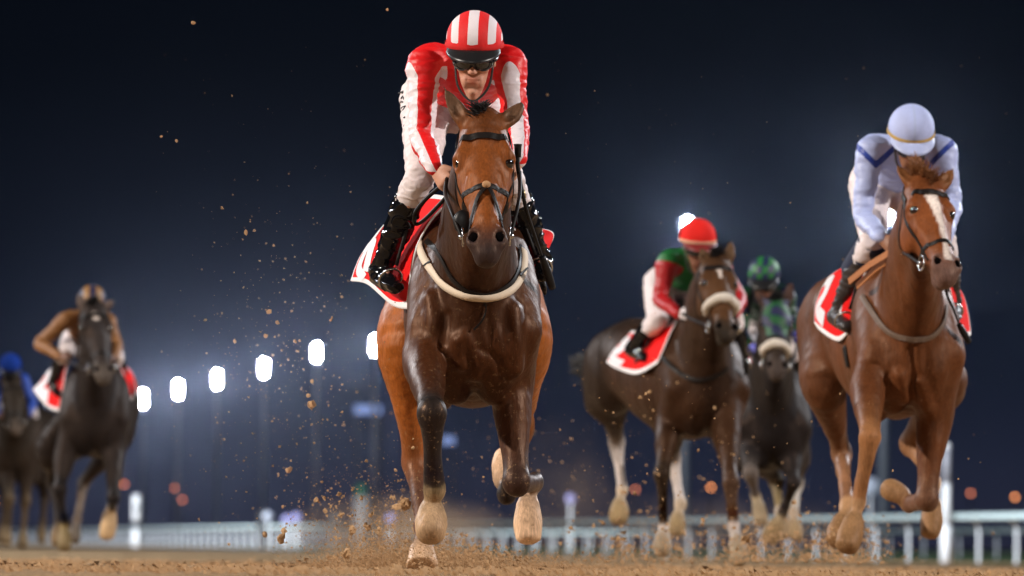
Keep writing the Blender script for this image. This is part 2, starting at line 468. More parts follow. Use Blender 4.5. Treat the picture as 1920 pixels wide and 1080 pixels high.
def ground():
    ys = np.concatenate([np.linspace(-60, 12, 14), np.geomspace(12.3, 60, 520), np.geomspace(60.5, 5000, 90)])
    nx = 620; V = []; W = []
    u = np.linspace(-1, 1, nx)
    ext = np.array([-3000, -400, -80, -25]); 
    cols = nx + 8
    rows = []
    for y in ys:
        hw = 2.4 + .11 * max(y, 12)
        x = np.concatenate([ext - hw, u * hw, -ext[::-1] + hw])
        rows.append(np.stack([x, np.full(cols, y), gz(x, y) * np.ones(cols)], 1))
    G = np.array(rows)
    f = G.reshape(-1, 3)
    inside = (f[:, 1] > 12.2) & (f[:, 1] < 90) & (np.abs(f[:, 0]) < 14)
    for i in np.nonzero(inside)[0]:
        x, y = f[i, 0], f[i, 1]
        a = mnoise.noise((x * 1.3, y * .5, 0)) * .012 + mnoise.noise((x * 6, y * 4, 3)) * .011 + max(0, mnoise.noise((x * 19, y * 14, 9))) * .018 + mnoise.noise((x * 45, y * 40, 5)) * .006
        f[i, 2] += a - .008
        # scuffed heap where the leader's hooves land
        hx = (x - HX) / .42; hy = (y - HY - .9) / .6
        e = math.exp(-hx * hx - hy * hy); f[i, 2] += e * (.012 + .05 * max(0, mnoise.noise((x * 11, y * 9, 21)))) 
    N = len(ys)
    k = (np.arange(N - 1)[:, None] * cols + np.arange(cols - 1)[None]).ravel()
    F = np.stack([k, k + 1, k + cols + 1, k + cols], 1)
    o = meshobj('track_ground', f, F, M_dirt); o['kind'] = 'structure'
HX, HY = P(800, 1067, 22.4)[0], 22.4
ground()
# grass beyond the rail, laid 4 mm above the sheet
nrm = np.array([-rdir[1], rdir[0], 0])
if nrm[1] < 0: nrm = -nrm
def strip(d0, d1, z, name, mat, s0=-400, s1=900):
    a, b = rail_pt(s0), rail_pt(s1)
    V = [a + nrm * d0, b + nrm * d0, b + nrm * d1, a + nrm * d1]
    for v in V: v[2] = z
    o = meshobj(name, V, [(0, 1, 2, 3)], mat, smooth=False); o['kind'] = 'structure'; return o
strip(.8, 500, -.19, 'infield_grass', plain('turf', (.05, .13, .03), .9, nscale=3, nvar=.3))
# ---- running rails
M_rail = plain('rail_plastic', (.50, .62, .64), .35, nscale=4, nvar=.08, bs=0)
M_post = plain('post_plastic', (.78, .82, .88), .4, nscale=6, nvar=.08, bs=0)
def rail_fence(off, s0, s1, step, ht, lab, hz=0):
    o0 = rail_pt(s0) + nrm * off
    t = root('running_rail', o0, lab, 'fence')
    q = [rail_pt(s) + nrm * (off - .30) + A(0, 0, ht + hz) for s in np.arange(s0, s1, 12)]
    v, f = tubem(q, .07, 10, 1)
    meshobj('rail', v, f, M_rail, t)
    base = None
    n = 0
    for s in np.arange(s0, s1, step):
        if n >= 99: break
        p = rail_pt(s) + nrm * off
        if base is None:
            v, f = tubem([p + A(0, 0, hz - .1), p + A(0, 0, hz + ht * .72), p + A(0, 0, hz + ht * .92) - nrm * .10, p + A(0, 0, hz + ht) - nrm * .27], [.034, .034, .034, .034], 10, 4)
            base = meshobj('post', v, f, M_post, t); p0 = p
        else:
            c = base.copy(); COL.objects.link(c); c.parent = t; c.location = p - p0
        n += 1
rail_fence(0, -6, 310, 3.2, .96, 'teal white running rail on gooseneck posts nearest the dirt track')
rail_fence(14, -10, 480, 4.9, .86, 'second white running rail beyond the strip of green turf')
# ---- furlong posts and boards beside the rail
M_white = plain('white_paint', (.8, .82, .86), .4, nscale=8, nvar=.05, bs=0)
M_black = plain('black_paint', (.015, .015, .018), .5, nscale=8, nvar=.1, bs=0)
M_green = plain('green_paint', (.05, .25, .15), .5, nscale=8, nvar=.1, bs=0)
def upright(px, Y, y0, y1, r, lab, top=None, mark=False, seg=False):
    b = P(px, y1, Y); a = P(px, y0, Y)
    t = root('furlong_post', b, lab, 'post')
    H = a[2] - b[2]
    if seg:
        v, f = merge([cyl(b, b + A(0, 0, H * .33), r * 1.35), cyl(b + A(0, 0, H * .33 + .002), b + A(0, 0, H * .69), r)]); meshobj('shaft', v, f, M_white, t)
        v, f = cyl(b + A(0, 0, H * .69 + .002), b + A(0, 0, H), r * .9); meshobj('upper_shaft', v, f, plain('grey_paint', (.3, .31, .36), .5, bs=0), t)
        v, f = spherem(b + A(0, 0, H), r * .95); meshobj('cap', v, f, M_white, t)
        return
    if mark:
        v, f = cyl(b, b + A(0, 0, H * .36), r); meshobj('shaft', v, f, M_white, t)
        v, f = cyl(b + A(0, 0, H * .36 + .002), b + A(0, 0, H * .5), r * .6); meshobj('neck', v, f, M_black, t)
        v, f = cyl(b + A(0, 0, H * .5 + .002), b + A(0, 0, H), r); meshobj('marker_head', v, f, M_white, t)
        v, f = boxm(b + A(0, -r - .004, H * .76), (r * .7, .01, H * .1)); meshobj('dark_mark', v, f, M_black, t)
        return
    v, f = cyl(b, b + A(0, 0, H), r, r * .9); meshobj('shaft', v, f, M_white, t)
    v, f = cyl(b + A(0, 0, H + .002), b + A(0, 0, H * 1.22), r * .7); meshobj('cap', v, f, M_green, t)
upright(1774, 116, 838, 1060, .09, 'tall thick white post rising from the rail at the right', seg=True)
upright(255, 290, 928, 1027, .20, 'white marker post with dark spot far away at the left', mark=True)
upright(676, 210, 930, 1030, .30, 'white post with green cap left of the leading horse')
# disc signs on thin poles and lights over the far rail
def disc_sign(px, py, Y, r, lab):
    c = P(px, py, Y); t = root('disc_sign', A(c[0], Y, -.2), lab, 'sign')
    v, f = cyl(A(c[0], Y, -.2), c - A(0, 0, r), .04); meshobj('pole', v, f, M_post, t)
    v, f = cyl(c - A(0, .03, 0), c + A(0, .03, 0), r, n=28); meshobj('disc', v, f, plain('pale_disc', (.45, .5, .62), .5, bs=0), t)
disc_sign(1632, 912, 150, .24, 'round pale sign on a thin pole below the chestnut horse')
disc_sign(503, 968, 230, .2, 'small round grey sign over the far rail at the left')
def person_blob(px, Y, y0, y1, lab, col):
    return
for px, py, nm in ((538, 974, 'leftmost of the two close together'), (556, 970, 'right one of the close pair'), (627, 970, 'by the dark trackside cabinet'), (733, 972, 'just left of the leader hooves'), (1070, 935, 'right of the leading horse')):
    c = P(px, py, 260); t = root('trackside_lamp', A(c[0], 260, -.2), 'small violet white lamp over the far rail, ' + nm, 'lamp', 'violet lamps over the far rail')
    v, f = cyl(A(c[0], 260, -.2), c - A(0, 0, .2), .05); meshobj('pole', v, f, M_post, t)
    v, f = spherem(c, .22); meshobj('bulb', v, f, emis('violet_lamp', (.5, .5, 1), .5), t)
for px, r, lab in ((627, .5, 'dark cabinet standing behind the far rail under a violet lamp'), (489, .3, 'narrow grey cabinet behind the far rail under the grey disc')):
    b = P(px, 1027, 240); v, f = boxm(b + A(0, 0, .75), (r, .5, 1.5))
    v2, f2 = boxm(b + A(0, 0, 1.53), (r + .08, .6, .06))
    v, f = merge([(v, f), (v2, f2)]); tag(meshobj('cabinet', v, f, M_black, smooth=False, origin=b), lab, 'cabinet')
# orange street lights far away
M_or = emis('sodium_lamp', (1, .28, .12), 4)
M_or2 = emis('sodium_lamp_bright', (1, .34, .10), 7)
for px, py, m, where in ((233, 908, M_or, 'behind the black horse at the left'), (328, 915, M_or, 'upper one of the pair right of the white marker post'), (342, 937, M_or, 'lower one of the pair right of the white marker post'), (4, 938, M_or2, 'at the left edge of the photo'), (1191, 918, M_or, 'left of the red capped jockey horse hind leg'),
                       (1333, 914, M_or2, 'between the legs of the dark bay horse'), (1903, 932, M_or2, 'at the far right edge'), (1820, 925, M_or, 'faint, between the tall post and the right edge')):
    Y = 900; c = P(px, py, Y); t = root('street_light', A(c[0], Y, -.2), 'distant orange street light ' + where, 'street light', 'distant orange street lights')
    v, f = cyl(A(c[0], Y, -.2), c, .12); meshobj('pole', v, f, M_black, t)
    v, f = spherem(c, .26, 12, 8); meshobj('lamp', v, f, m, t)
# blue lit boards
M_scr = emis('board_screen', (.30, .42, .85), .62)
for px, py, w, h_, lab in ((690, 768, 3.0, 1.0, 'wide blue lit board far away left of the leading horse'), (840, 826, 1.5, .9, 'small blue lit board seen between the leader legs')):
    Y = 620; c = P(px, py, Y); s = Y / FPX
    t = root('lit_board', A(c[0], Y, -.2), lab, 'screen')
    v, f = merge([cyl(A(c[0] - w * .4, Y + .5, -.2), A(c[0] - w * .4, Y + .5, c[2]), .12), cyl(A(c[0] + w * .4, Y + .5, -.2), A(c[0] + w * .4, Y + .5, c[2]), .12)]); meshobj('legs', v, f, M_black, t)
    v, f = boxm(c, (w, .3, h_)); meshobj('screen', v, f, M_scr, t, smooth=False)
# ---- floodlight masts
M_mast = plain('galvanised_mast', (.11, .12, .15), .5, .2, bs=0)
M_lamp = emis('flood_lamp', (.97, .95, 1), 950)
M_lamp2 = emis('flood_lamp_right', (.88, .93, 1), 2200)
def mast(px, py, Y, lab, w=.55, h_=2.0, rows=5):
    c = P(px, py, Y)
    t = root('floodlight_mast', A(c[0], Y, -.2), lab, 'floodlight', 'floodlight masts along the track')
    v, f = cyl(A(c[0], Y + 1.6, -.2), A(c[0], Y + 1.6, c[2] - h_ / 2), .30, .2); meshobj('mast', v, f, M_mast, t)
    v, f = boxm(c + A(0, .12, 0), (w + .3, .16, h_ + .3)); meshobj('lamp_frame', v, f, M_mast, t, smooth=False)
    ps = []
    for i in range(rows):
        z = c[2] - h_ / 2 + (i + .5) * h_ / rows
        for k in (-1, 1): ps.append(spherem(A(c[0] + k * w * .25, Y - .02, z), A(w * .25, .12, h_ / rows * .48), 10, 6))
    v, f = merge(ps); meshobj('lamps', v, f, M_lamp if px < 1000 else M_lamp2, t)
for px, py, Y, lab, sc in ((268, 748, 790, 'floodlight mast lowest and farthest left, beside the black horse', 1), (334, 730, 740, 'second floodlight mast from the left', 1), (407, 711, 690, 'third floodlight mast from the left', 1),
                       (495, 690, 640, 'fourth floodlight mast from the left', 1), (593.5, 661, 580, 'fifth floodlight mast from the left, above flying dirt', 1), (703, 648, 530, 'floodlight mast half hidden behind the leader hindquarter', 1.1),
                       (1289, 425, 350, 'floodlight mast glowing behind the red capped jockey', 1.0), (1663, 390, 330, 'floodlight mast glowing behind the white clad jockey', 1.05)):
    k = Y / 640 * sc
    mast(px, py, Y, lab, .44 * k, 1.65 * k if px < 1600 else 2.8 * k)
def hit(h, px, py, y0=-1.3, y1=2.2):
    a, b = h['Y0'] + y0, h['Y0'] + y1
    for n in (70, 14):
        Ys = np.linspace(a, b, n); pts = np.array([P(px, py, y) for y in Ys]); d = h['F'].ev(pts, 9)
        k = np.nonzero(d < 0)[0]
        if not len(k): return pts[int(np.argmin(d))]
        k = max(k[0], 1); a, b = Ys[k - 1], Ys[k]
    t = d[k - 1] / (d[k - 1] - d[k] + 1e-9); return pts[k - 1] * (1 - t) + pts[k] * t
# ================================================================== HORSES
def coat(name, mud=0, rough=.42, spec=.30):
    m, n, b = newmat(name)
    a = n.nodes.new('ShaderNodeAttribute'); a.attribute_name = 'Col'
    t = n.nodes.new('ShaderNodeTexCoord')
    def nz(scale, st, det=5, rg=.6):
        mp = n.nodes.new('ShaderNodeMapping'); mp.inputs['Scale'].default_value = st; n.links.new(t.outputs['Object'], mp.inputs[0])
        x = n.nodes.new('ShaderNodeTexNoise'); x.inputs['Scale'].default_value = scale; x.inputs['Detail'].default_value = det; x.inputs['Roughness'].default_value = rg
        n.links.new(mp.outputs[0], x.inputs['Vector']); return x.outputs[0]
    hair, big, veins = nz(150, (1, 1, .12)), nz(6, (1, 1, .6), 6, .65), nz(16, (1, 1, .45), 3, .5)
    def mr(x, a0, a1, lo=0, hi=1):
        g = n.nodes.new('ShaderNodeMapRange'); g.inputs[1].default_value = lo; g.inputs[2].default_value = hi; g.inputs[3].default_value = a0; g.inputs[4].default_value = a1
        n.links.new(x, g.inputs[0]); return g.outputs[0]
    def mul(p, q):
        k = n.nodes.new('ShaderNodeMath'); k.operation = 'MULTIPLY'; n.links.new(p, k.inputs[0]); n.links.new(q, k.inputs[1]); return k.outputs[0]
    vm = n.nodes.new('ShaderNodeVectorMath'); vm.operation = 'SCALE'
    n.links.new(a.outputs['Color'], vm.inputs[0]); n.links.new(mul(mr(hair, .72, 1.3, .3, .7), mr(big, .7, 1.3, .3, .7)), vm.inputs['Scale'])
    out = vm.outputs[0]
    if mud:
        sx = n.nodes.new('ShaderNodeSeparateXYZ'); n.links.new(t.outputs['Object'], sx.inputs[0])
        out = mixc(n, mul(mr(nz(55, (1, 1, 1), 6, .75), 0, 1, .58, .66), mr(sx.outputs['Z'], mud, mud * .12, .15, 1.2)), out, (.33, .21, .11))
    n.links.new(out, b.inputs['Base Color'])
    n.links.new(mr(big, rough - .02, rough + .2, .3, .7), b.inputs['Roughness'])
    b.inputs['Specular IOR Level'].default_value = spec; b.inputs['Specular Tint'].default_value = (1, .62, .42, 1)
    u = n.nodes.new('ShaderNodeBump'); u.inputs['Strength'].default_value = .5; u.inputs['Distance'].default_value = .002; n.links.new(hair, u.inputs['Height'])
    w = n.nodes.new('ShaderNodeBump'); w.inputs['Strength'].default_value = .35; w.inputs['Distance'].default_value = .02; n.links.new(veins, w.inputs['Height'])
    n.links.new(w.outputs[0], u.inputs['Normal']); n.links.new(u.outputs[0], b.inputs['Normal'])
    return m
M_eye = plain('eye_gloss', (.012, .006, .004), .05, nvar=0, bs=0, coat=1)
M_leather = plain('dark_leather', (.010, .007, .006), .5, spec=.2, nscale=80, nvar=.3, bs=.2, bd=.001)
M_steel = plain('bit_steel', (.6, .6, .62), .22, 1, bs=0)
M_nostril_shade = plain('nostril_shade', (.004, .003, .003), 1, nvar=0, bs=0, spec=0)  # black that paints the shade inside the nostrils
M_blacklea = plain('black_rubber', (.008, .008, .009), .4, spec=.3, nscale=70, bs=.1)
M_hair_black = plain('black_hair', (.012, .010, .010), .55, nscale=120, nvar=.4)
M_hair_ginger = plain('ginger_hair', (.26, .11, .04), .55, nscale=120, nvar=.4)
M_fleece = plain('white_fleece', (.72, .66, .58), .95, nscale=160, nvar=.15, bs=.8, bd=.008, sheen=0)
M_girth = plain('cream_webbing', (.74, .62, .48), .7, nscale=200, nvar=.1, bs=.4, bd=.001)
def horse(sp):
    Y0 = sp['Y']; s = Y0 / FPX
    C = P(*sp['chest'], Y0)
    yaw = R(sp.get('yaw', 0)); f = A(-math.sin(yaw), -math.cos(yaw), 0); l = A(math.cos(yaw), -math.sin(yaw), 0); up = A(0, 0, 1)
    k_ = sp.get('size', 1.0)
    def B(a, b, c): return C + (f * a + l * b + up * c) * k_
    def J(p): return P(p[0], p[1], Y0 + p[2])
    col = sp['col']; c0 = A(*col['body']); cd = A(*col.get('dark', col['body'])); cl = A(*col.get('hind', col['body'])); cn = A(*col.get('neck', col['body']))
    leg_c = [A(*c) for c in col['legs']]        # one per leg: colour below the knee
    hoof_c = [A(*c) for c in col['hoofs']]
    F = Field()
    w = sp.get('wide', 1.0) * k_; cw = sp.get('chestw', .92) * k_; hw = sp.get('hipw', 1.0) * k_
    q = k_
    # trunk
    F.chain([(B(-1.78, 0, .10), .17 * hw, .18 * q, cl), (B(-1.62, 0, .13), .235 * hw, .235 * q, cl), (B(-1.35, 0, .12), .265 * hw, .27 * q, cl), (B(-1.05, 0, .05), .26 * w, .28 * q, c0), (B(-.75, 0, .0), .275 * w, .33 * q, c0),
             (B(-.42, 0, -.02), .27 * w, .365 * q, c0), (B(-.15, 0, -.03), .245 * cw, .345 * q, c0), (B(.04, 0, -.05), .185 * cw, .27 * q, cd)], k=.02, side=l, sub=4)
    # withers
    F.chain([(B(-.75, 0, .26), .09 * q, .09 * q, c0), (B(-.42, 0, .31), .07 * q, .10 * q, c0), (B(-.1, 0, .24), .07 * q, .1 * q, c0)], k=.10, side=l)
    for sd in (-1, 1):
        # shoulder blade, point of shoulder, chest muscle
        F.chain([(B(-.34, sd * .12, .24), .07 * q, .13 * q, cn), (B(-.14, sd * .18 * cw, .08), .095 * q, .15 * q, c0), (B(.03, sd * .185 * cw, -.10), .10 * q, .11 * q, c0)], k=.06, side=l)
        F.chain([(B(.05, sd * .10 * cw, -.02), .075 * q, .08 * q, cd), (B(.10, sd * .095 * cw, -.17), .088 * q, .075 * q, c0), (B(.02, sd * .075, -.32), .062 * q, .06 * q, cd)], k=.028, side=l)
        F.chain([(B(-.02, sd * .16 * cw, -.18), .095 * q, .12 * q, c0), (B(-.16, sd * .17 * cw, -.33), .075 * q, .10 * q, c0)], k=.05, side=l)
        # haunch
        F.chain([(B(-1.30, sd * .17 * hw, .17), .10 * q, .13 * q, cl), (B(-1.55, sd * .17 * hw, .08), .14 * hw, .20 * q, cl), (B(-1.68, sd * .15 * hw, -.12), .12 * hw, .17 * q, cl)], k=.08, side=l)
        F.chain([(B(.08, sd * .055, .14), .045 * q, .05 * q, cd), (B(.135, sd * .062, -.02), .042 * q, .045 * q, cd), (B(.13, sd * .075, -.16), .036 * q, .04 * q, c0), (B(.07, sd * .11, -.28), .03 * q, .04 * q, cd)], k=.018, side=l)
        F.chain([(B(.06, sd * .165 * cw, .0), .05 * q, .05 * q, c0), (B(.07, sd * .155 * cw, -.16), .05 * q, .05 * q, c0), (B(.0, sd * .13, -.30), .045 * q, .05 * q, c0)], k=.02, side=l)
    # breastbone groove
    # ---- neck and head
    O = J(sp['poll']); M = J(sp['muzzle']); hs = sp.get('head', 1.0)
    a = norm(M - O); Lh = np.linalg.norm(M - O)
    hy = R(sp.get('head_yaw', 0)); s0 = A(math.cos(hy), -math.sin(hy), sp.get('head_roll', 0)); s_ = norm(s0 - a * np.dot(s0, a)); n_ = np.cross(s_, a)
    if n_[1] > 0: n_ = -n_
    def H(t, x, d): return O + a * (t * Lh) + s_ * (x * hs) + n_ * (d * hs)      # t 0 poll..1 nose, x lateral, d out of the face
    face = A(*col.get('face', col['body'])); nose = A(*col.get('nose', (.03, .025, .022)))
    nb = B(-.10, 0, .10)
    F.chain([(B(-.30, 0, .02), .17 * q, .30 * q, cn), (B(-.10, 0, .06), .165 * q, .29 * q, cn), (nb * .45 + O * .55 + up * .0 - f * .03, .118 * q, .19 * q, cn), (O - n_ * .10 + up * -.07, .088 * q, .135 * q, cn), (O - n_ * .085, .07 * q, .08 * q, cn)], k=.05, side=l, sub=5)
    # windpipe line, jugular muscle
    F.chain([(B(.12, 0, .0), .06, .06, cd), (nb * .5 + O * .5 + f * .13 + up * -.12, .055, .06, cd), (H(.38, 0, -.26), .045, .05, cd)], k=.05, side=l)
    hd = [(0.0, .078, .075, -.075), (.10, .096, .085, -.085), (.22, .104, .098, -.098), (.34, .100, .105, -.105), (.46, .085, .105, -.105), (.58, .070, .092, -.092), (.70, .060, .074, -.074), (.82, .056, .062, -.062), (.92, .060, .058, -.060), (1.0, .052, .046, -.058)]
    F.chain([(H(t, 0, d), ru * hs, rv * hs, face if t < .84 else (face * .3 + nose * .7 if t < .93 else nose)) for t, ru, rv, d in hd], k=.02, side=s_, sub=3)
    # flat nasal bridge
    F.chain([(H(.30, 0, -.03), .045 * hs, .03 * hs, face), (H(.55, 0, -.028), .036 * hs, .03 * hs, face), (H(.78, 0, -.024), .028 * hs, .024 * hs, face)], k=.02, side=s_)
    for sd in (-1, 1):
        F.ell(H(.37, sd * .070, -.17), (.036 * hs, .085 * hs, .10 * hs), a, s_, .03, col=face)      # cheek
        F.ell(H(.305, sd * .090, -.055), (.030 * hs, .034 * hs, .045 * hs), a, s_, .022, col=face)     # eye socket brow
        F.chain([(H(.17, sd * .05, -.02), .028 * hs, .02 * hs, face), (H(.27, sd * .082, -.03), .022 * hs, .02 * hs, face)], k=.025, side=s_)
        F.chain([(H(.42, sd * .080, -.07), .012 * hs, .018 * hs, face), (H(.60, sd * .060, -.065), .012 * hs, .014 * hs, face)], k=.03, side=s_)   # facial crest
        # nostril rim and hole
        F.chain([(H(.885, sd * .048, -.022), .020 * hs, .018 * hs, nose), (H(.95, sd * .052, -.030), .024 * hs, .02 * hs, nose), (H(.985, sd * .040, -.045), .017 * hs, .017 * hs, nose)], k=.018, side=s_)
        F.ell(H(.925, sd * .050, -.004), (.018 * hs, .035 * hs, .025 * hs), a, norm(s_ * 1 - a * .3 * sd), .006, '-')
        F.ell(H(.335, sd * .112, -.046), (.015 * hs, .02 * hs, .018 * hs), a, s_, .008, '-')
        # ears
        eb = H(.035, sd * .055, -.055); et = J(sp['ears'][0 if sd < 0 else 1]); mid = (eb + et) / 2 + s_ * sd * .012
        ec = A(*col.get('ear', col['body']))
        F.chain([(eb, .030 * hs, .026 * hs, face), (eb * .62 + et * .38 + s_ * sd * .006, .036 * hs, .024 * hs, ec), (eb * .25 + et * .75 + s_ * sd * .005, .024 * hs, .015 * hs, ec), (et, .004, .004, ec * .4)], k=.012, side=s_, sub=4)
        ed = norm(et - eb)
        F.ell(eb * .52 + et * .48 + n_ * .026 * hs + s_ * sd * .010, (.019 * hs, .020 * hs, np.linalg.norm(et - eb) * .33), ed, s_, .008, '-')
        for pts_ in ([(.44, .055, -.02), (.52, .060, -.04), (.60, .048, -.035), (.70, .046, -.04)], [(.40, .088, -.06), (.50, .078, -.06), (.62, .062, -.05), (.76, .052, -.045)]):
            F.chain([(H(t_, sd * x_, d_), .005, .005, face) for t_, x_, d_ in pts_], k=.010, side=s_, sub=2)
        F.ell(H(.22, sd * .055, .012), (.018 * hs, .02 * hs, .035 * hs), a, s_, .03, '-')
    # lips and chin
    F.ell(H(1.04, 0, -.070), (.042 * hs, .036 * hs, .028 * hs), a, s_, .018, col=nose)
    F.ell(H(.97, 0, -.125), (.034 * hs, .03 * hs, .04 * hs), a, s_, .02, col=nose * .8)
    F.chain([(H(.55, 0, -.17), .045 * hs, .03 * hs, face * .8), (H(.80, 0, -.135), .036 * hs, .026 * hs, face * .6), (H(.96, 0, -.115), .032 * hs, .026 * hs, nose)], k=.03, side=s_)
    F.chain([(H(1.005, -.05, -.088), .004, .004), (H(1.025, 0, -.092), .005, .005), (H(1.005, .05, -.088), .004, .004)], k=.01, side=a, op='-')
    # blaze is painted by the colour rule below
    for op_, kk, px_, r_ in sp.get('extra', []):
        pts_ = [hit(dict(F=F, Y0=Y0), *p_) for p_ in px_]; gr = F.grad(np.array(pts_))
        ins = -.012 if op_ == '+' else .004
        F.chain([(x_ + g_ * ins * (.3 if i_ in (0, len(pts_) - 1) else 1), r_, r_, c0) for i_, (x_, g_) in enumerate(zip(pts_, gr))], k=kk, side=l, op=op_)
    # ---- legs
    def lc(col_, u): return col_
    hooves = []
    for li, L in enumerate(sp['legs']):
        pts = [J(p) for p in L['j']]; sd = L['sd']; lcol = leg_c[li]; hc = hoof_c[li]
        upc = c0 if L['t'] == 'f' else cl
        mixk = upc * .45 + lcol * .55
        sideL = norm(A(*L.get('side', l)))
        if L['t'] == 'f':
            el, kn, fe, co, to = pts
            sh = B(-.02, sd * .165 * cw, -.13)
            st = [(sh, .095 * q, .125 * q, upc), (el, .088 * q, .115 * q, upc), (el * .62 + kn * .38, .070 * q, .085 * q, upc), (el * .25 + kn * .75, .050 * q, .056 * q, upc * .6 + lcol * .4), (kn - norm(kn - el) * .02, .050 * q, .052 * q, lcol), (kn, .051 * q, .052 * q, lcol)]
            F.chain(st, k=.03, side=sideL, sub=4)
            dn = norm(fe - kn)
            F.chain([(kn, .050 * q, .050 * q, lcol), (kn + dn * .06, .042 * q, .044 * q, lcol), (kn * .55 + fe * .45, .034 * q, .040 * q, lcol), (kn * .12 + fe * .88, .035 * q, .041 * q, lcol), (fe, .039 * q, .043 * q, L.get('pc', lcol)), (fe * .45 + co * .55, .029 * q, .032 * q, L.get('pc', lcol)), (co, .038 * q, .039 * q, L.get('pc', lcol))], k=.02, side=sideL, sub=3)
            # knee cap ridges
            fr = norm(np.cross(sideL, kn - el)); fr = fr if fr[1] < 0 else -fr
            F.ell(kn + fr * .018 + norm(kn - el) * -.012, (.040 * q, .035 * q, .045 * q), kn - el, sideL, .02, col=lcol)
            # forearm muscle split
            F.chain([(el + sideL * sd * .03, .05 * q, .07 * q, upc), (el * .55 + kn * .45 + sideL * sd * .025, .036 * q, .05 * q, upc)], k=.02, side=sideL)
        else:
            sti, ho, fe, co, to = pts
            hp = B(-1.42, sd * .16 * hw, .06)
            st = [(hp, .15 * hw, .21 * q, upc), (hp * .5 + sti * .5, .145 * hw, .21 * q, upc), (sti, .115 * q, .15 * q, upc), (sti * .6 + ho * .4, .078 * q, .105 * q, upc), (sti * .25 + ho * .75, .053 * q, .068 * q, upc * .8 + lcol * .2), (ho, .052 * q, .066 * q, mixk)]
            F.chain(st, k=.05, side=sideL, sub=4)
            dn = norm(fe - ho); bk = norm(A(0, 1, .25))
            F.chain([(ho + bk * .035 + up * .03, .024 * q, .03 * q, mixk), (ho + bk * .02 - up * .05, .03 * q, .04 * q, mixk)], k=.03, side=sideL)
            F.chain([(ho, .052 * q, .060 * q, mixk), (ho + dn * .09, .041 * q, .050 * q, mixk * .5 + lcol * .5), (ho * .5 + fe * .5, .033 * q, .042 * q, lcol), (ho * .12 + fe * .88, .033 * q, .042 * q, lcol), (fe, .042 * q, .046 * q, L.get('pc', lcol)), (fe * .45 + co * .55, .029 * q, .032 * q, L.get('pc', lcol)), (co, .038 * q, .039 * q, L.get('pc', lcol))], k=.02, side=sideL, sub=3)
        hd_ = norm(to - co); wd = L.get('hoofw', .062) * q * sp.get('hs', .92); hl = np.linalg.norm(to - co)
        F.chain([(co - hd_ * .004, .040 * q, .042 * q, hc), (co + hd_ * .018, wd * .84, wd * .86, hc), (co * .4 + to * .6, wd * (1.04 if L.get('flare', 1) == 1 else .98), wd * 1.0, hc), (to, wd * .93 * L.get('flare', 1), wd * .95 * L.get('flare', 1), hc)], k=.012, side=sideL, sub=3, cap=.012, endcap=L.get('cap', .03))
        F.chain([(co + hd_ * .010, .048 * q, .050 * q, hc * .75), (co + hd_ * .015, .049 * q, .051 * q, hc * .75)], k=.004, side=sideL, sub=1, cap=.006)
    V, Fc = mesh_field(F, sp['vox'], 0, 1)
    # muscle / vein relief
    N = vnormals(V, Fc)
    V = fold(V, N, .008, 5.5, (1, 1, .45)); V = ridge(V, vnormals(V, Fc), .0032, 6.5, (1, 1, .45), 2.2); V = fold(V, vnormals(V, Fc), .0018, 22, (1, 1, .5), 5)
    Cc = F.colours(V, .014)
    Cc = np.clip(Cc, 0, 1)
    # painted blaze
    if sp.get('blaze'):
        rel = V - O; t = rel @ a / Lh; x = rel @ s_ / hs; dd = rel @ n_
        for (t0, t1, x0, x1, wd0, wd1) in sp['blaze']:
            u = np.clip((t - t0) / (t1 - t0), 0, 1); cx = x0 + (x1 - x0) * u; ww = wd0 + (wd1 - wd0) * u
            m = np.clip((ww - np.abs(x - cx)) / .006 + .5, 0, 1) * np.clip((t - t0) / .015 + .5, 0, 1) * np.clip((t1 - t) / .015 + .5, 0, 1) * (dd > -.07)
            Cc = Cc * (1 - m[:, None]) + A(.75, .66, .6) * m[:, None]
    base = B(-.7, 0, 0); base[2] = 0
    t = root('racehorse', base, sp['label'], 'horse')
    o = meshobj('horse_body', V, Fc, sp['mat'], t); setattr_c(o, 'Col', Cc)
    for sd in (-1, 1):
        v, fc = spherem(H(.335, sd * .088, -.043), A(.022, .022, .027) * hs, 14, 10); meshobj('eye', v, fc, M_eye, t)
        v, fc = spherem(H(.925, sd * .046, -.022), A(.0165, .012, .021) * hs, 10, 8); meshobj('nostril', v, fc, M_nostril_shade, t)  # black ellipsoid stands in for the shade in the nostril opening
    # ---- mane tuft and tail
    def tuft(name, starts, ends, r, n, mat, spread, wob=.008):
        ps = []
        for i in range(n):
            u = random.random(); a0 = starts[0] * (1 - u) + starts[1] * u; e = ends[0] * (1 - u) + ends[1] * u
            j = lambda k: A(random.uniform(-k, k), random.uniform(-k, k), random.uniform(-k, k))
            a0 = a0 + j(spread * .35); e = e + j(spread)
            m1 = a0 * .6 + e * .4 + j(wob); m2 = a0 * .25 + e * .75 + j(wob)
            ps.append(tubem([a0, m1, m2, e], [r, r * .9, r * .6, r * .15], 4, 3))
        v, fc = merge(ps); return meshobj(name, v, fc, mat, t)
    hm = sp['hair']
    tuft('forelock', [H(-.04, -.035, -.06), H(-.04, .035, -.06)], [H(*sp.get('flk', (-.02, .03, .05))), H(*sp.get('flk2', (.02, -.05, .045)))], .0032 * q, 260, hm, sp.get('fspread', .028))
    ms = O - n_ * .10 + up * .02; me_ = B(-.30, 0, .36)
    tuft('mane', [ms, ms * .4 + me_ * .6], [ms + l * .03 - up * .02, me_ * .7 + ms * .3 + l * .05], .0045 * q, 220, hm, .04)
    if 'tail' in sp: tuft('tail', [J(sp['tail'][0]) + l * .02, J(sp['tail'][0]) - l * .02], [J(sp['tail'][1]), J(sp['tail'][2])], .008 * q, 160, hm, .06, .04)
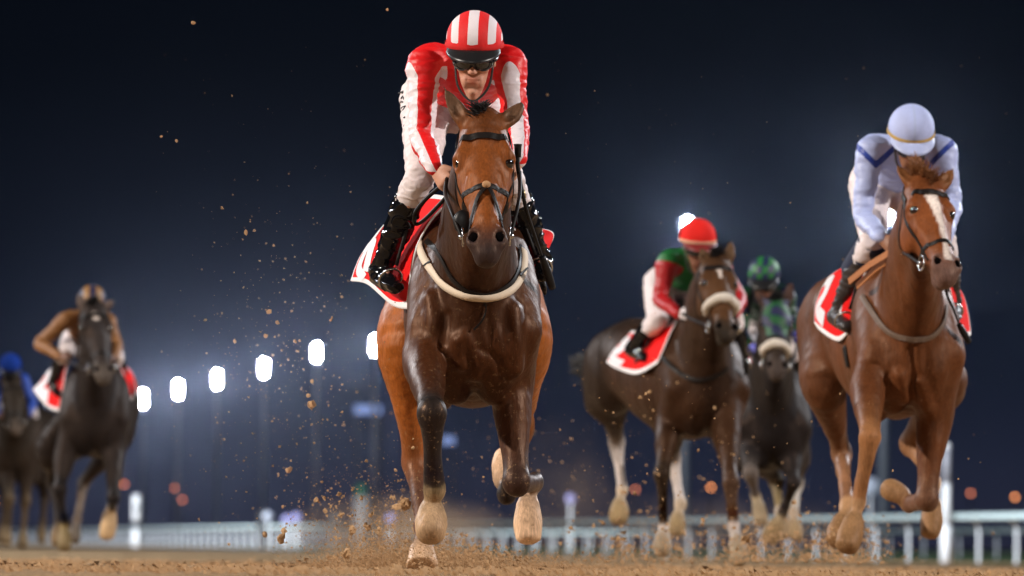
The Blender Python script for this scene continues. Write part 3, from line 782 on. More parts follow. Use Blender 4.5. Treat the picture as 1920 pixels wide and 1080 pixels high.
    return dict(F=F, root=t, B=B, H=H, J=J, O=O, M=M, s=s_, n=n_, a=a, l=l, f=f, up=up, q=q, hs=hs, Y0=Y0, C=C)
def ring(h, t0, t1=None, rr=.13, n=16, arc=(0, 360)):
    """closed ring of points round the head: at t0 on the face, t1 under the jaw"""
    t1 = t0 if t1 is None else t1; H = h['H']; out = []
    for a_ in np.linspace(R(arc[0]), R(arc[1]), n, endpoint=(arc[1] - arc[0]) < 360):
        c = math.cos(a_); tt = t0 + (t1 - t0) * (1 - c) / 2
        out.append(H(tt, math.sin(a_) * rr, -.10 + c * rr * 1.1))
    return out
def bridle(h, mat=None, grackle=False, fleece=False, shadow=(.72, .72), cheek=True, reins=None, rings=True):
    mat = mat or M_leather; F, t, H = h['F'], h['root'], h['H']; hs = h['hs']
    parts = []
    b = root('tmp', (0, 0, 0), 'x y z w', 'x'); bpy.data.objects.remove(b)
    # headpiece behind ears + browband + cheek straps in one mesh each
    v, f_ = strapm(F, [H(.17, x, .0 - abs(x) * .25) for x in (-.108, -.07, -.03, 0, .03, .07, .108)], .024 * hs, .003, .0025); meshobj('browband', v, f_, mat, t)
    v, f_ = strapm(F, [H(.17, -.11, -.08), H(.05, -.08, -.10), H(-.03, 0, -.09), H(.05, .08, -.10), H(.17, .11, -.08)], .024 * hs, .003, .0025); meshobj('headpiece', v, f_, mat, t)
    for sd in (-1, 1):
        v, f_ = strapm(F, [H(.17, sd * .11, -.085), H(.34, sd * .11, -.105), H(.5, sd * .1, -.10), H(.66, sd * .08, -.10), H(.80, sd * .075, -.095)], .017 * hs, .003, .0025); meshobj('cheek_strap', v, f_, mat, t)
        v, f_ = strapm(F, [H(.17, sd * .11, -.10), H(.3, sd * .11, -.17), H(.42, sd * .08, -.23), H(.44, 0, -.27)], .014 * hs, .004, .0025); meshobj('throat_lash', v, f_, mat, t)
        c = H(.83, sd * .075, -.095)
        rr = .034 * hs; q = [c + h['a'] * rr * math.cos(x) + h['n'] * rr * math.sin(x) + h['s'] * sd * .012 for x in np.linspace(0, 2 * math.pi, 17)]
        v, f_ = tubem(q, .0045 * hs, 6, 1); meshobj('bit_ring', v, f_, M_steel, t)
        v, f_ = spherem(c + h['s'] * sd * .018, .011 * hs, 8, 6); meshobj('bit_joint', v, f_, M_steel, t)
    if fleece:
        q = F.project(np.array(ring(h, fleece, fleece + .02, .10, 14, (-115, 115))), .012)
        r = np.array([.012, .019, .023, .025, .027, .028, .029, .029, .028, .027, .025, .023, .019, .012]) * hs
        v, f_ = tubem(q, r, 12, 4); V = fold(np.array(v), norm_rows(np.array(v) - q.mean(0)), .006, 30); meshobj('fleece_noseband', V, f_, M_fleece, t)
    v, f_ = strapm(F, ring(h, shadow[0] - (.16 if grackle else .0), shadow[1] - (.12 if grackle else 0)), .021 * hs, .003, .0025, closed=True)
    if not fleece: meshobj('noseband', v, f_, mat, t)
    if grackle:
        pc = H(.575, .012, .01)
        for sd in (-1, 1):
            v, f_ = strapm(F, [H(.565, .008, .005), H(.66, sd * .035, .0), H(.78, sd * .06, -.03), H(.86, sd * .062, -.08), H(.9, sd * .045, -.13)], .016 * hs, .006, .0025); meshobj('cross_strap', v, f_, mat, t)
        v, f_ = spherem(F.project(np.array([H(.565, .004, .02)]), .012)[0], A(.016, .01, .014), 10, 8); meshobj('strap_boss', v, f_, plain('tan_fleece_pad', (.45, .25, .12), .8, bs=0), t)
def norm_rows(v): return v / (np.linalg.norm(v, axis=1)[:, None] + 1e-9)
def wither_strap(h, drop, rise, name, mat, w=.022, off=.006, xw=.2, th=.004, low=.1):
    """breastplate: from saddle flaps on both sides down across the chest"""
    F, t, B = h['F'], h['root'], h['B']
    q = [B(-.38, -xw, rise), B(-.22, -xw * 1.02, rise * .55 + drop * .45), B(-.02, -xw * .8, rise * .2 + drop * .8), B(low, -.08, drop * .98), B(low + .04, 0, drop), B(low, .08, drop * .98), B(-.02, xw * .8, rise * .2 + drop * .8), B(-.22, xw * 1.02, rise * .55 + drop * .45), B(-.38, xw, rise)]
    v, f_ = strapm(F, q, w, off, th); return meshobj(name, v, f_, mat, t)
def cloth_mat(name, base, border=(.85, .83, .85), bw=.05):
    m, n, b = newmat(name)
    ua = n.nodes.new('ShaderNodeAttribute'); ua.attribute_name = 'edge'
    r = n.nodes.new('ShaderNodeMath'); r.operation = 'LESS_THAN'; r.inputs[1].default_value = bw; n.links.new(ua.outputs['Fac'], r.inputs[0])
    x = noise_node(n, 25); c0 = mixc(n, x.outputs[0], [v * .85 for v in base], [min(1, v * 1.1) for v in base])
    n.links.new(mixc(n, r.outputs[0], c0, border), b.inputs['Base Color']); b.inputs['Roughness'].default_value = .85; b.inputs['Specular IOR Level'].default_value = .12
    bump(n, b, x.outputs[0], .35, .006); return m
M_cloth = cloth_mat('saddle_cloth_red', (.80, .012, .012), bw=.028)
M_num = plain('number_white', (.82, .78, .82), .55, nscale=20, nvar=.05, bs=.1)
def decal(patch, strokes, w, mat, parent, off=.006, name='number'):
    """thick strokes drawn in patch uv space, following the cloth"""
    ps = []
    for st in strokes:
        q = crom(np.array(st), 7); T = np.gradient(q, axis=0); T = T / (np.linalg.norm(T, axis=1)[:, None] + 1e-9); Nn = np.stack([-T[:, 1], T[:, 0]], 1)
        V = []; F = []
        for i in range(len(q)):
            for k in (-1, -.33, .33, 1):
                u, v = q[i] + Nn[i] * w * k; e = 1e-3
                p = patch.at(u, v); du = patch.at(u + e, v) - patch.at(u - e, v); dv = patch.at(u, v + e) - patch.at(u, v - e)
                nn = norm(np.cross(du, dv))
                if nn[1] > 0: nn = -nn
                V.append(p + nn * off)
        for i in range(len(q) - 1):
            for k in range(3): F.append((i * 4 + k, i * 4 + k + 1, i * 4 + k + 5, i * 4 + k + 4))
        ps.append((V, F))
    v, f_ = merge(ps); return meshobj(name, v, f_, mat, parent)
def saddlecloth(h, side_rows, strokes=None, w=.07, bw=None, mat=None):
    """rows of control pixels (px,py,dY): outer flap of the number cloth"""
    J = h['J']
    def cp_(p):
        if p[2] is not None: return J(p)
        x = hit(h, p[0], p[1]); g = h['F'].grad(x[None])[0]; return x + g * .018
    pt = Patch([[cp_(p) for p in r] for r in side_rows])
    v, f_, uv = pt.sheet(36, 36); o = meshobj('number_cloth', v, f_, mat or M_cloth, h['root'])
    g = pt.g; wu = np.linalg.norm(g[-1].mean(0) - g[0].mean(0)); wv = np.linalg.norm(g[:, -1].mean(0) - g[:, 0].mean(0))
    e = np.minimum(np.minimum(uv[:, 0], 1 - uv[:, 0]) * wu, np.minimum(uv[:, 1], 1 - uv[:, 1]) * wv)
    setattr_f(o, 'edge', e)
    if strokes: decal(pt, strokes, w, M_num, o)
    return o
# ================================================================== RIDERS
def skin_mat(name, base):
    return attrcol(name, rough=.5, spec=.4, nscale=90, nvar=.1, bs=.2, bd=.001)
M_skin = skin_mat('skin', None)
def silk_mat(name, base, alt=None, rough=.45, attr='st', third=None):
    m, n, b = newmat(name)
    x = noise_node(n, 40, 5)
    c = mixc(n, x.outputs[0], [v * .88 for v in base], [min(1, v * 1.08) for v in base])
    if alt is not None:
        a = n.nodes.new('ShaderNodeAttribute'); a.attribute_name = attr
        r = n.nodes.new('ShaderNodeMath'); r.operation = 'GREATER_THAN'; r.inputs[1].default_value = 0; n.links.new(a.outputs['Fac'], r.inputs[0])
        c = mixc(n, r.outputs[0], c, alt)
    if third is not None:
        a = n.nodes.new('ShaderNodeAttribute'); a.attribute_name = 'st2'
        r = n.nodes.new('ShaderNodeMath'); r.operation = 'GREATER_THAN'; r.inputs[1].default_value = 0; n.links.new(a.outputs['Fac'], r.inputs[0])
        c = mixc(n, r.outputs[0], c, third)
    n.links.new(c, b.inputs['Base Color']); b.inputs['Roughness'].default_value = rough; 
    bump(n, b, x.outputs[0], .25, .006); return m
M_breech = plain('white_breeches', (.76, .68, .69), .6, nscale=18, nvar=.08, bs=.4, bd=.008)
M_boot = plain('patent_boot', (.004, .004, .005), .13, nscale=30, nvar=.2, bs=.2, bd=.005, coat=0, spec=.32)
M_goggle = plain('goggle_lens', (.01, .01, .012), .06, nvar=0, bs=0, coat=1)
M_frame = plain('goggle_frame', (.03, .03, .03), .3, bs=0)
M_visor = plain('visor_black', (.012, .012, .013), .35, bs=0)
def hand_into(F, W, d, s, c, sd, sc=1.0, skin=(.55, .30, .20)):
    """fist: W wrist, d towards knuckles, s across the palm (thumb side), c curl direction"""
    d, c = norm(d), norm(c); s = norm(s - d * np.dot(s, d)); c = norm(c - d * np.dot(c, d) - s * np.dot(c, s))
    F.chain([(W, .024 * sc, .019 * sc, skin), (W + d * .035 * sc, .033 * sc, .016 * sc, skin), (W + d * .075 * sc, .038 * sc, .015 * sc, skin)], k=.012, side=s, sub=3)
    for i, L in enumerate((.92, 1.0, .96, .8)):
        o = W + d * (.082 - .004 * abs(i - 1)) * sc + s * (.028 - .019 * i) * sc
        L *= .9 * sc
        F.chain([(o, .0092 * sc, .0092 * sc, skin), (o + d * .026 * L + c * .022 * L, .0088 * sc, .0088 * sc, skin), (o + d * .008 * L + c * .048 * L, .0082 * sc, .0082 * sc, skin), (o - d * .018 * L + c * .040 * L, .0075 * sc, .0075 * sc, skin)], k=.002, side=s, sub=2)
    o = W + d * .030 * sc + s * .030 * sc
    F.chain([(o, .012 * sc, .011 * sc, skin), (o + d * .028 * sc + s * .016 * sc + c * .012, .0105 * sc, .0105 * sc, skin), (o + d * .048 * sc + c * .034 * sc + s * .002, .009 * sc, .009 * sc, skin)], k=.006, side=s, sub=3)
def rider(sp):
    Y0 = sp['Y']; J = lambda p: P(p[0], p[1], Y0 + p[2])
    j = {k: J(v) for k, v in sp['j'].items()}
    q = sp.get('size', 1.0)
    vox = sp.get('vox', .007)
    hc = j['head']; pitch = R(sp.get('pitch', 25)); hy = R(sp.get('head_yaw', 0))
    fw = A(math.sin(hy) * math.cos(pitch), -math.cos(hy) * math.cos(pitch), -math.sin(pitch)); lat = norm(np.cross((0, 0, 1), -fw) * -1)
    if lat[0] < 0: lat = -lat
    tl = sp.get('tilt', 0); lat = norm(lat + A(0, 0, 1) * tl); upv = norm(np.cross(lat, fw)); 
    if upv[2] < 0: upv = -upv
    def K(x, y, z):
        z = z * 1.14 if z < 0 else z
        return hc + (lat * x + fw * y + upv * z) * q       # head frame: x lateral, y forward, z up
    pel = (j['hl'] + j['hr']) / 2; nk = j['neck']
    latS = norm(j['sr'] - j['sl'])
    sk = A(*sp.get('skin', (.60, .31, .21))); hair = A(.015, .012, .012)
    base = (j['al'] + j['ar']) / 2
    t = root('person', base, sp['label'], 'jockey')
    # --- body: head, neck, hands and the limbs under the clothes, one surface
    Fb = Field()
    Fb.ell(K(0, -.012, .035), (.072 * q, .092 * q, .098 * q), upv, lat, .02, col=hair * .5 + sk * .5)
    Fb.chain([(K(0, .03, .01), .062 * q, .055 * q, sk), (K(0, .035, -.045), .054 * q, .052 * q, sk), (K(0, .040, -.092), .036 * q, .040 * q, sk), (K(0, .052, -.112), .024 * q, .024 * q, sk)], k=.02, side=lat)
    Fb.ell(K(0, .072, .028), (.058 * q, .022 * q, .014 * q), upv, lat, .012, col=sk)
    for sd in (-1, 1):
        Fb.ell(K(sd * .040, .066, -.020), (.022 * q, .020 * q, .016 * q), upv, lat, .016, col=sk * A(1.08, .95, .92))
        Fb.ell(K(sd * .030, .088, .008), (.019 * q, .014 * q, .012 * q), upv, lat, .01, '-')
        Fb.ell(K(sd * .027, .072, -.065), (.016, .02, .022), upv, lat, .02, col=sk * .95)
        Fb.chain([(K(sd * .073, -.005, .02), .008, .016, sk), (K(sd * .076, -.01, -.022), .007, .012, sk)], k=.006, side=lat)
        Fb.ell(K(sd * .012, .100, -.027), (.008, .009, .007), upv, lat, .006, col=sk)
    Fb.chain([(K(0, .084, .012), .009, .012, sk), (K(0, .100, -.010), .010, .012, sk), (K(0, .108, -.026), .012, .010, sk * A(1.08, .95, .95))], k=.010, side=lat)
    Fb.ell(K(0, .086, -.052), (.022, .010, .0055), upv, lat, .006, col=(sk * A(.95, .62, .6)))
    Fb.ell(K(0, .084, -.063), (.019, .010, .006), upv, lat, .006, col=(sk * A(.95, .62, .6)))
    Fb.chain([(K(-.024, .088, -.057), .002, .003), (K(0, .098, -.0575), .002, .003), (K(.024, .088, -.057), .002, .003)], k=.003, side=lat, op='-')
    Fb.ell(K(0, .080, -.098), (.016, .012, .013), upv, lat, .012, col=sk)
    Fb.chain([(K(0, -.03, -.03), .052 * q, .05 * q, sk), (nk, .055 * q, .052 * q, sk), (nk * .8 + pel * .2, .10 * q, .07 * q, sk), (nk * .4 + pel * .6, .10 * q, .07 * q, sk), (pel, .11 * q, .08 * q, sk)], k=.02, side=latS)
    for S, E, W in (('sl', 'el', 'wl'), ('sr', 'er', 'wr')): Fb.chain([(j[S], .042, .042, sk), (j[E], .030, .030, sk), (j[W], .023, .019, sk)], k=.02, side=latS)
    for Hh, Kn, An, To in (('hl', 'kl', 'al', 'tl'), ('hr', 'kr', 'ar', 'tr')): Fb.chain([(j[Hh], .065, .065, sk), (j[Kn], .030, .030, sk), (j[An], .012, .012, sk), (j[To] * .4 + j[An] * .6, .010, .010, sk)], k=.02, side=latS)
    for W, sd, hk in (('wl', -1, 'hdl'), ('wr', 1, 'hdr')):
        d = norm(sp.get(hk, (.35 * -sd, -.8, -.35))); hand_into(Fb, j[W], d, A(-sd * .2, 0, 1), A(-sd * 1.0, .1, -.2), sd, 1.0 * q, sp.get('glove', sk))
    V, Fc = mesh_field(Fb, min(vox, .006) if vox < .009 else vox, 0, 1)
    o = meshobj('body', V, Fc, M_skin, t); setattr_c(o, 'Col', np.clip(Fb.colours(V, .006), 0, 1))
    for sd in (-1, 1):
        v, f_ = spherem(K(sd * .030, .074, .008), .0115 * q, 10, 8); meshobj('eye', v, f_, M_eye, t)
    # --- jacket
    Fj = Field()
    ch = nk * .72 + pel * .28 + A(0, -.01, -.035)
    Fj.chain([(pel * .85 + nk * .15, .125 * q, .105 * q), (pel * .55 + nk * .45 + A(0, 0, .01), .135 * q, .11 * q), (ch, .150 * q, .115 * q), (nk + A(0, .02, -.035), .115 * q, .08 * q), (nk, .058 * q, .055 * q)], k=.03, side=latS, sub=4)
    arms = []
    for S, E, W in (('sl', 'el', 'wl'), ('sr', 'er', 'wr')):
        s_, e_, w_ = j[S], j[E], j[W]
        Fj.chain([(ch * .5 + s_ * .5 + A(0, .0, .02), .085 * q, .08 * q), (s_, .068 * q, .066 * q), (s_ * .55 + e_ * .45, .054 * q, .052 * q), (e_, .046 * q, .046 * q), (e_ * .55 + w_ * .45, .043 * q, .041 * q), (w_, .032 * q, .029 * q)], k=.045, side=latS, sub=4)
        arms.append((s_, e_, w_))
    V, Fc = mesh_field(Fj, vox, .003, 1)
    N = vnormals(V, Fc); V = fold(V, N, .0065 * q, 9, (1, 1, 2.4), 3.1); V = ridge(V, vnormals(V, Fc), .0045 * q, 9, (.8, .8, 2.6), 8.3); V = ridge(V, vnormals(V, Fc), .0014 * q, 27, (.8, .8, 1.6), 1.3)
    o = meshobj('jacket', V, Fc, sp['silk'], t)
    def armcoord(V):
        out = np.full(len(V), 9.0); ang = np.zeros(len(V)); al = np.zeros(len(V)); who = np.zeros(len(V), int)
        for i, (s_, e_, w_) in enumerate(arms):
            for a_, b_, base_l in ((s_, e_, 0), (e_, w_, 1)):
                ax = b_ - a_; tt = np.clip(((V - a_) @ ax) / (ax @ ax), -.15, 1.0); c = a_ + tt[:, None] * ax; dv = V - c; dd = np.linalg.norm(dv, axis=1)
                # angle about the limb measured from the camera-facing side
                axn = norm(ax); r1 = norm(A(0, -1, 0) - axn * np.dot((0, -1, 0), axn)); 
                if base_l == 1: r1 = norm(A(0, -.6, .8) - axn * np.dot((0, -.6, .8), axn))
                r2 = np.cross(axn, r1)
                m = dd < out; out[m] = dd[m]; ang[m] = np.arctan2(dv @ r2, dv @ r1)[m]; al[m] = (base_l + tt)[m]; who[m] = i
        return out, ang, al, who
    if sp.get('pattern'):
        sp['pattern'](o, V, armcoord, dict(j=j, ch=ch, latS=latS, nk=nk, pel=pel))
    # collar
    # --- breeches
    Fl = Field()
    Fl.chain([(j['hl'] * .85 + j['hr'] * .15, .115 * q, .125 * q), (j['hr'] * .85 + j['hl'] * .15, .115 * q, .125 * q)], k=.03, side=(0, 1, 0))
    Fl.chain([(pel, .13 * q, .11 * q), (pel * .7 + nk * .3, .125 * q, .10 * q)], k=.04, side=latS)
    for Hh, Kn, An in (('hl', 'kl', 'al'), ('hr', 'kr', 'ar')):
        h_, k2, a2 = j[Hh], j[Kn], j[An]
        Fl.chain([(h_, .105 * q, .11 * q), (h_ * .5 + k2 * .5, .084 * q, .088 * q), (k2, .064 * q, .066 * q), (k2 * .7 + a2 * .3, .054 * q, .056 * q), (k2 * .5 + a2 * .5, .047 * q, .048 * q)], k=.03, side=latS, sub=4)
    V, Fc = mesh_field(Fl, vox, 0, 1); V = fold(V, vnormals(V, Fc), .006, 12, (1, 1, 2), 1.7); V = ridge(V, vnormals(V, Fc), .004, 15, (1, 1, 1.8), 4.4)
    bo_ = meshobj('breeches', V, Fc, sp.get('breech', M_breech), t)
    bo_['_x'] = 0; FL = Fl
    # --- boots
    for sd, Kn, An, To in ((-1, 'kl', 'al', 'tl'), (1, 'kr', 'ar', 'tr')):
        k2, a2, t2 = j[Kn], j[An], j[To]; Fo = Field()
        top = k2 * .72 + a2 * .28; fd = norm(t2 - a2); dn = norm(a2 - k2)
        heel = a2 + dn * .05 - fd * .03
        Fo.chain([(top, .059 * q, .062 * q), (k2 * .4 + a2 * .6, .056 * q, .060 * q), (k2 * .12 + a2 * .88, .042 * q, .046 * q), (a2 + dn * .02, .041 * q, .046 * q)], k=.02, side=latS, cap=.012)
        Fo.chain([(heel, .030 * q, .036 * q), (a2 * .5 + t2 * .5 + dn * .035, .034 * q, .034 * q), (t2 + dn * .02, .036 * q, .024 * q)], k=.03, side=latS)
        V, Fc = mesh_field(Fo, vox, 0, 1); V = ridge(V, vnormals(V, Fc), .009, 12, (1, 1, 2.4), 5.5 + sd)
        bo = meshobj('boot', V, Fc, sp.get('boot', M_boot), t)
        v, f_ = tubem([heel + dn * .034 - fd * .01, (heel + t2) / 2 + dn * .042, t2 + dn * .038 + fd * .02], [.012, .014, .011], 8, 3); meshobj('sole', v, f_, M_blacklea, bo)
        # stirrup iron
        c = a2 * .35 + t2 * .65 + dn * .055; up_ = -dn; lt = norm(np.cross(fd, up_))
        q_ = [c + lt * .044 * math.sin(a_) + up_ * (.045 - .052 * math.cos(a_)) for a_ in np.linspace(0, 2 * math.pi, 15)]
        v, f_ = tubem(q_, .006, 6, 1); meshobj('stirrup_iron', v, f_, M_steel, sp['horse']['root'])
        v, f_ = tubem([c + up_ * .115, (c + up_ * .115) * .5 + (k2 + A(-sd * .02, .1, .05)) * .5, k2 + A(-sd * .05, .12, .08)], .008, 6, 4); meshobj('stirrup_leather', v, f_, M_leather, sp['horse']['root'])
    # --- helmet with peak, goggles
    nu, nv = 40, 22; V = []; F_ = []; st = []
    for i in range(nv + 1):
        th = math.pi * .56 * i / nv
        for k in range(nu):
            a_ = 2 * math.pi * k / nu
            x, y, z = math.sin(th) * math.cos(a_), math.sin(th) * math.sin(a_), math.cos(th)
            V.append(K(x * .108, y * .132 - .012, z * .112 + .075 - .012 * (y < 0) * (-y))); st.append((x, y, z))
    for i in range(nv):
        for k in range(nu): F_.append((i * nu + k, i * nu + (k + 1) % nu, (i + 1) * nu + (k + 1) % nu, (i + 1) * nu + k))
    st = np.array(st)
    ho = meshobj('helmet', V, F_, sp['cap'], t)
    sol = ho.modifiers.new('s', 'SOLIDIFY'); sol.thickness = .006; sol.offset = -1
    sp['cap_pattern'](ho, st) if sp.get('cap_pattern') else None
    q_ = [K(.1085 * math.cos(a_), .132 * math.sin(a_) - .012, .057 - (.010 * -math.sin(a_) if math.sin(a_) < 0 else -.004 * math.sin(a_))) for a_ in np.linspace(0, 2 * math.pi, 33)]
    V = []; F_ = []
    for p_ in q_:
        n0 = norm(p_ - K(0, -.012, .0)); V += [p_ + n0 * .004 + upv * .009, p_ + n0 * .006 - upv * .009, p_ - n0 * .008 - upv * .009]
    for i in range(32):
        for k in range(2): F_.append((i * 3 + k, i * 3 + k + 1, i * 3 + k + 4, i * 3 + k + 3))
    meshobj('cap_band', V, F_, sp['band'], t)
    # peak
    V = []; F_ = []; m_ = 17
    for i in range(m_):
        a_ = R(22 + 136 * i / (m_ - 1)); ee = math.sin(math.pi * i / (m_ - 1)) ** .6
        for k in range(5):
            r_ = k / 4 * .058 * ee
            V.append(K((.106 + r_ * .55) * math.cos(a_), (.130 + r_) * math.sin(a_) - .012, .048 - .55 * r_ - .0 * k + .010 * math.sin(a_) * (1 - k / 4)))
    for i in range(m_ - 1):
        for k in range(4): F_.append((i * 5 + k, i * 5 + k + 1, (i + 1) * 5 + k + 1, (i + 1) * 5 + k))
    po = meshobj('helmet_peak', V, F_, sp.get('peak', M_visor), t); sol = po.modifiers.new('s', 'SOLIDIFY'); sol.thickness = .004
    if sp.get('goggles', True):
        Fg = Field()
        Fg.chain([(K(-.072, .045, .004), .010, .024), (K(-.045, .086, .002), .012, .031), (K(-.018, .104, .002), .010, .025), (K(0, .108, .008), .009, .014), (K(.018, .104, .002), .010, .025), (K(.045, .086, .002), .012, .031), (K(.072, .045, .004), .010, .024)], k=.01, side=fw, sub=4)
        V, Fc = mesh_field(Fg, .004 if vox < .009 else .007, 0, 1); go = meshobj('goggles', V, Fc, M_goggle, t)
        for sd in (-1, 1):
            v, f_ = tubem([K(sd * .078, .03, .004), K(sd * .086, -.01, .006), K(sd * .08, -.06, .01)], .008, 6, 3); meshobj('goggle_strap', v, f_, M_frame, t)
            q_ = [K(sd * (.043 + .030 * math.cos(a_)), .094 - .26 * abs(.030 * math.cos(a_) + .0) + .012 - .022 * (math.cos(a_) > 0) * math.cos(a_), .002 + .023 * math.sin(a_)) for a_ in np.linspace(0, 2 * math.pi, 15)]
            v, f_ = tubem(q_, .0028, 6, 1); meshobj('lens_rim', v, f_, M_frame, go)
        v, f_ = tubem([K(-.072, -.005, -.02), K(-.060, .03, -.085), K(-.02, .06, -.125), K(.02, .06, -.125), K(.060, .03, -.085), K(.072, -.005, -.02)], .005, 6, 4); meshobj('chin_strap', v, f_, M_frame, t)
    return dict(root=t, j=j, K=K, Y0=Y0, F=FL, breeches=bo_)
def strap_px(h, px, w, mat, name, off=.005, th=.004, y0=-1.3):
    pts = [hit(h, a, b, y0) for a, b in px]
    v, f_ = strapm(h['F'], pts, w, off, th); return meshobj(name, v, f_, mat, h['root'])
def tubes(name, lists, r, mat, parent, n=6, sub=6):
    v, f_ = merge([tubem(l, r, n, sub) for l in lists]); return meshobj(name, v, f_, mat, parent)
def saddle(h, col=None):
    B = h['B']; F = Field(); l = h['l']
    F.chain([(B(-.42, 0, .435), .07, .035), (B(-.60, 0, .405), .10, .03), (B(-.82, 0, .425), .12, .03)], k=.02, side=l)
    for sd in (-1, 1): F.chain([(B(-.50, sd * .10, .39), .09, .02), (B(-.50, sd * .22, .25), .10, .014), (B(-.46, sd * .285, .08), .07, .012)], k=.03, side=h['f'])
    V, Fc = mesh_field(F, .014, 0, 1); return meshobj('saddle', V, Fc, M_leather, h['root'])
def girth_unused(h, mat):
    B = h['B']; q = [B(-.42, .42 * math.sin(a_), -.05 + .5 * math.cos(a_) * -1) for a_ in np.linspace(R(-100), R(100), 17)]
    v, f_ = strapm(h['F'], q, .09, .006, .005); return meshobj('girth', v, f_, mat, h['root'])
BROWN = (.056, .0165, .0048); LIT_BROWN = (.32, .09, .015); SHADED_BROWN = (.030, .0095, .0034)  # light on the hips and shade on the chest are put into these browns
BLK = (.012, .010, .010); SAND = (.44, .29, .17); PALE = (.66, .44, .28)
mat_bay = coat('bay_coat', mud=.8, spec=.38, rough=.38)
h1 = horse(dict(Y=21.4, vox=.008, chest=(890, 572), yaw=-1.8, wide=.94, chestw=.86, hipw=1.0, col=dict(body=BROWN, dark=SHADED_BROWN, hind=LIT_BROWN, neck=SHADED_BROWN, face=(.20, .056, .0125), nose=(.035, .024, .024), ear=(.10, .05, .028),
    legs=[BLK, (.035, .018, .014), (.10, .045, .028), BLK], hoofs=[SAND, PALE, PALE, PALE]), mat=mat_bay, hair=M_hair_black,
    poll=(906, 214, -.72), muzzle=(913, 458, -1.03), head=.985, head_yaw=0, ears=[(833, 163, -.66), (979, 194, -.62)],
    flk=(-.06, .02, .0), flk2=(-.03, -.05, .02),
    extra=[('+', .02, [(872, 630), (886, 654), (898, 676), (890, 703)], .026), ('+', .022, [(858, 640), (862, 662), (865, 685)], .024), ('+', .03, [(962, 580), (968, 640), (966, 690)], .035), ('+', .03, [(808, 560), (812, 610), (800, 655)], .032),
        ('-', .022, [(914, 575), (918, 620), (928, 668), (945, 704)], .010), ('-', .02, [(900, 655), (920, 663), (937, 675)], .007), ('-', .02, [(838, 590), (832, 640), (815, 682)], .009)],
    legs=[
        dict(t='f', sd=-1, j=[(798, 668, -.05), (809, 775, -.52), (813, 918, -.42), (807, 952, -.38), (806, 1000, -.46)], pc=(.16, .12, .06), hoofw=.064),
        dict(t='f', sd=1, j=[(958, 700, .10), (968, 905, -.08), (1003, 905, .32), (990, 938, .30), (992, 1008, .26)], pc=(.06, .05, .045), hoofw=.062),
        dict(t='h', sd=-1, j=[(760, 652, 1.25), (778, 868, 1.35), (792, 985, 1.12), (791, 1026, 1.04), (790, 1062, .98)], hoofw=.062, cap=.006, flare=1.22),
        dict(t='h', sd=1, j=[(982, 650, 1.4), (978, 800, 2.0), (950, 925, 2.25), (948, 905, 2.38), (950, 856, 2.46)], hoofw=.066),
    ], label='bay racehorse galloping in front with cream girth strap round its chest', ))
bridle(h1, grackle=True)

v, f_ = spherem(h1['J']((868, 416, -.86)), A(.036, .016, .045), 20, 12); meshobj('bit_guard', v, f_, M_blacklea, h1['root'])
RED = (.80, .010, .012); WHT = (.82, .75, .80)
def pat_stripes(o, V, ac, c):
    dist, ang, al, who = ac(V)
    ph = np.where(who == 0, -.5, .75)
    s = np.sin(2.6 * ang + ph * 2.2) * 1.0
    on = np.clip((al - .02) / .05, -1, 1) * np.clip((.095 - dist) / .012, -1, 1) 
    on = np.minimum(np.clip((al - .05) / .06, -1, 1), np.clip((.088 - dist) / .01, -1, 1))
    s = s - np.clip((.26 - al) * 5, 0, 3)
    setattr_f(o, 'st', np.minimum(s, np.clip((.088 - dist) / .01, -1, 1)))
    nk, pel = c['nk'], c['pel']
def cap_stripes(o, st):
    lat = np.arcsin(np.clip(st[:, 0], -1, 1)); setattr_f(o, 'st', np.where(st[:, 2] < .0, -1, np.cos(lat * math.pi / R(21.0) ) ))
silk1 = silk_mat('red_silks', RED, WHT)
cap1 = silk_mat('striped_cap', RED, WHT, .7)
band1 = plain('cap_band_red', (.72, .03, .03), .7, bs=0, spec=.2)
saddle(h1)
strap_px(h1, [(790, 458), (797, 487), (822, 522), (850, 545), (895, 557), (945, 550), (972, 525), (981, 494), (980, 470)], .031, M_girth, 'breastplate_cover', .004, .006)
strap_px(h1, [(800, 452), (826, 480), (846, 518), (872, 543), (905, 553), (940, 543), (965, 518), (975, 490), (976, 462)], .022, M_leather, 'breastplate_strap', .004, .003)
strap_px(h1, [(903, 556), (908, 575), (903, 600), (888, 618)], .008, M_leather, 'loose_strap', .006, .002)
for a, b in ((805, 497), (976, 512)): strap_px(h1, [(a - 7, b + 5), (a, b), (a + 9, b - 6)], .008, M_leather, 'keeper', .012, .002)
saddlecloth(h1, [[(852, 372, .15), (808, 415, .2), (778, 478, .25), (764, 580, .30)], [(810, 365, .5), (775, 425, .5), (738, 500, .5), (735, 572, .5)], [(775, 375, .9), (735, 418, .85), (700, 470, .8), (690, 534, .75)], [(770, 390, 1.15), (722, 422, 1.15), (678, 478, 1.05), (658, 527, 1.0)]],
            [[(.93, .30), (.80, .55), (.85, .82), (.72, .93)], [(.93, .62), (.72, .60), (.70, .86)]], .055)
saddlecloth(h1, [[(935, 380, .15), (965, 432, .2), (984, 485, .25), (1000, 545, .3)], [(945, 385, .6), (985, 430, .6), (1008, 470, .6), (1014, 520, .6)], [(960, 400, 1.0), (1000, 425, .95), (1037, 438, .9), (1022, 474, .9)]])
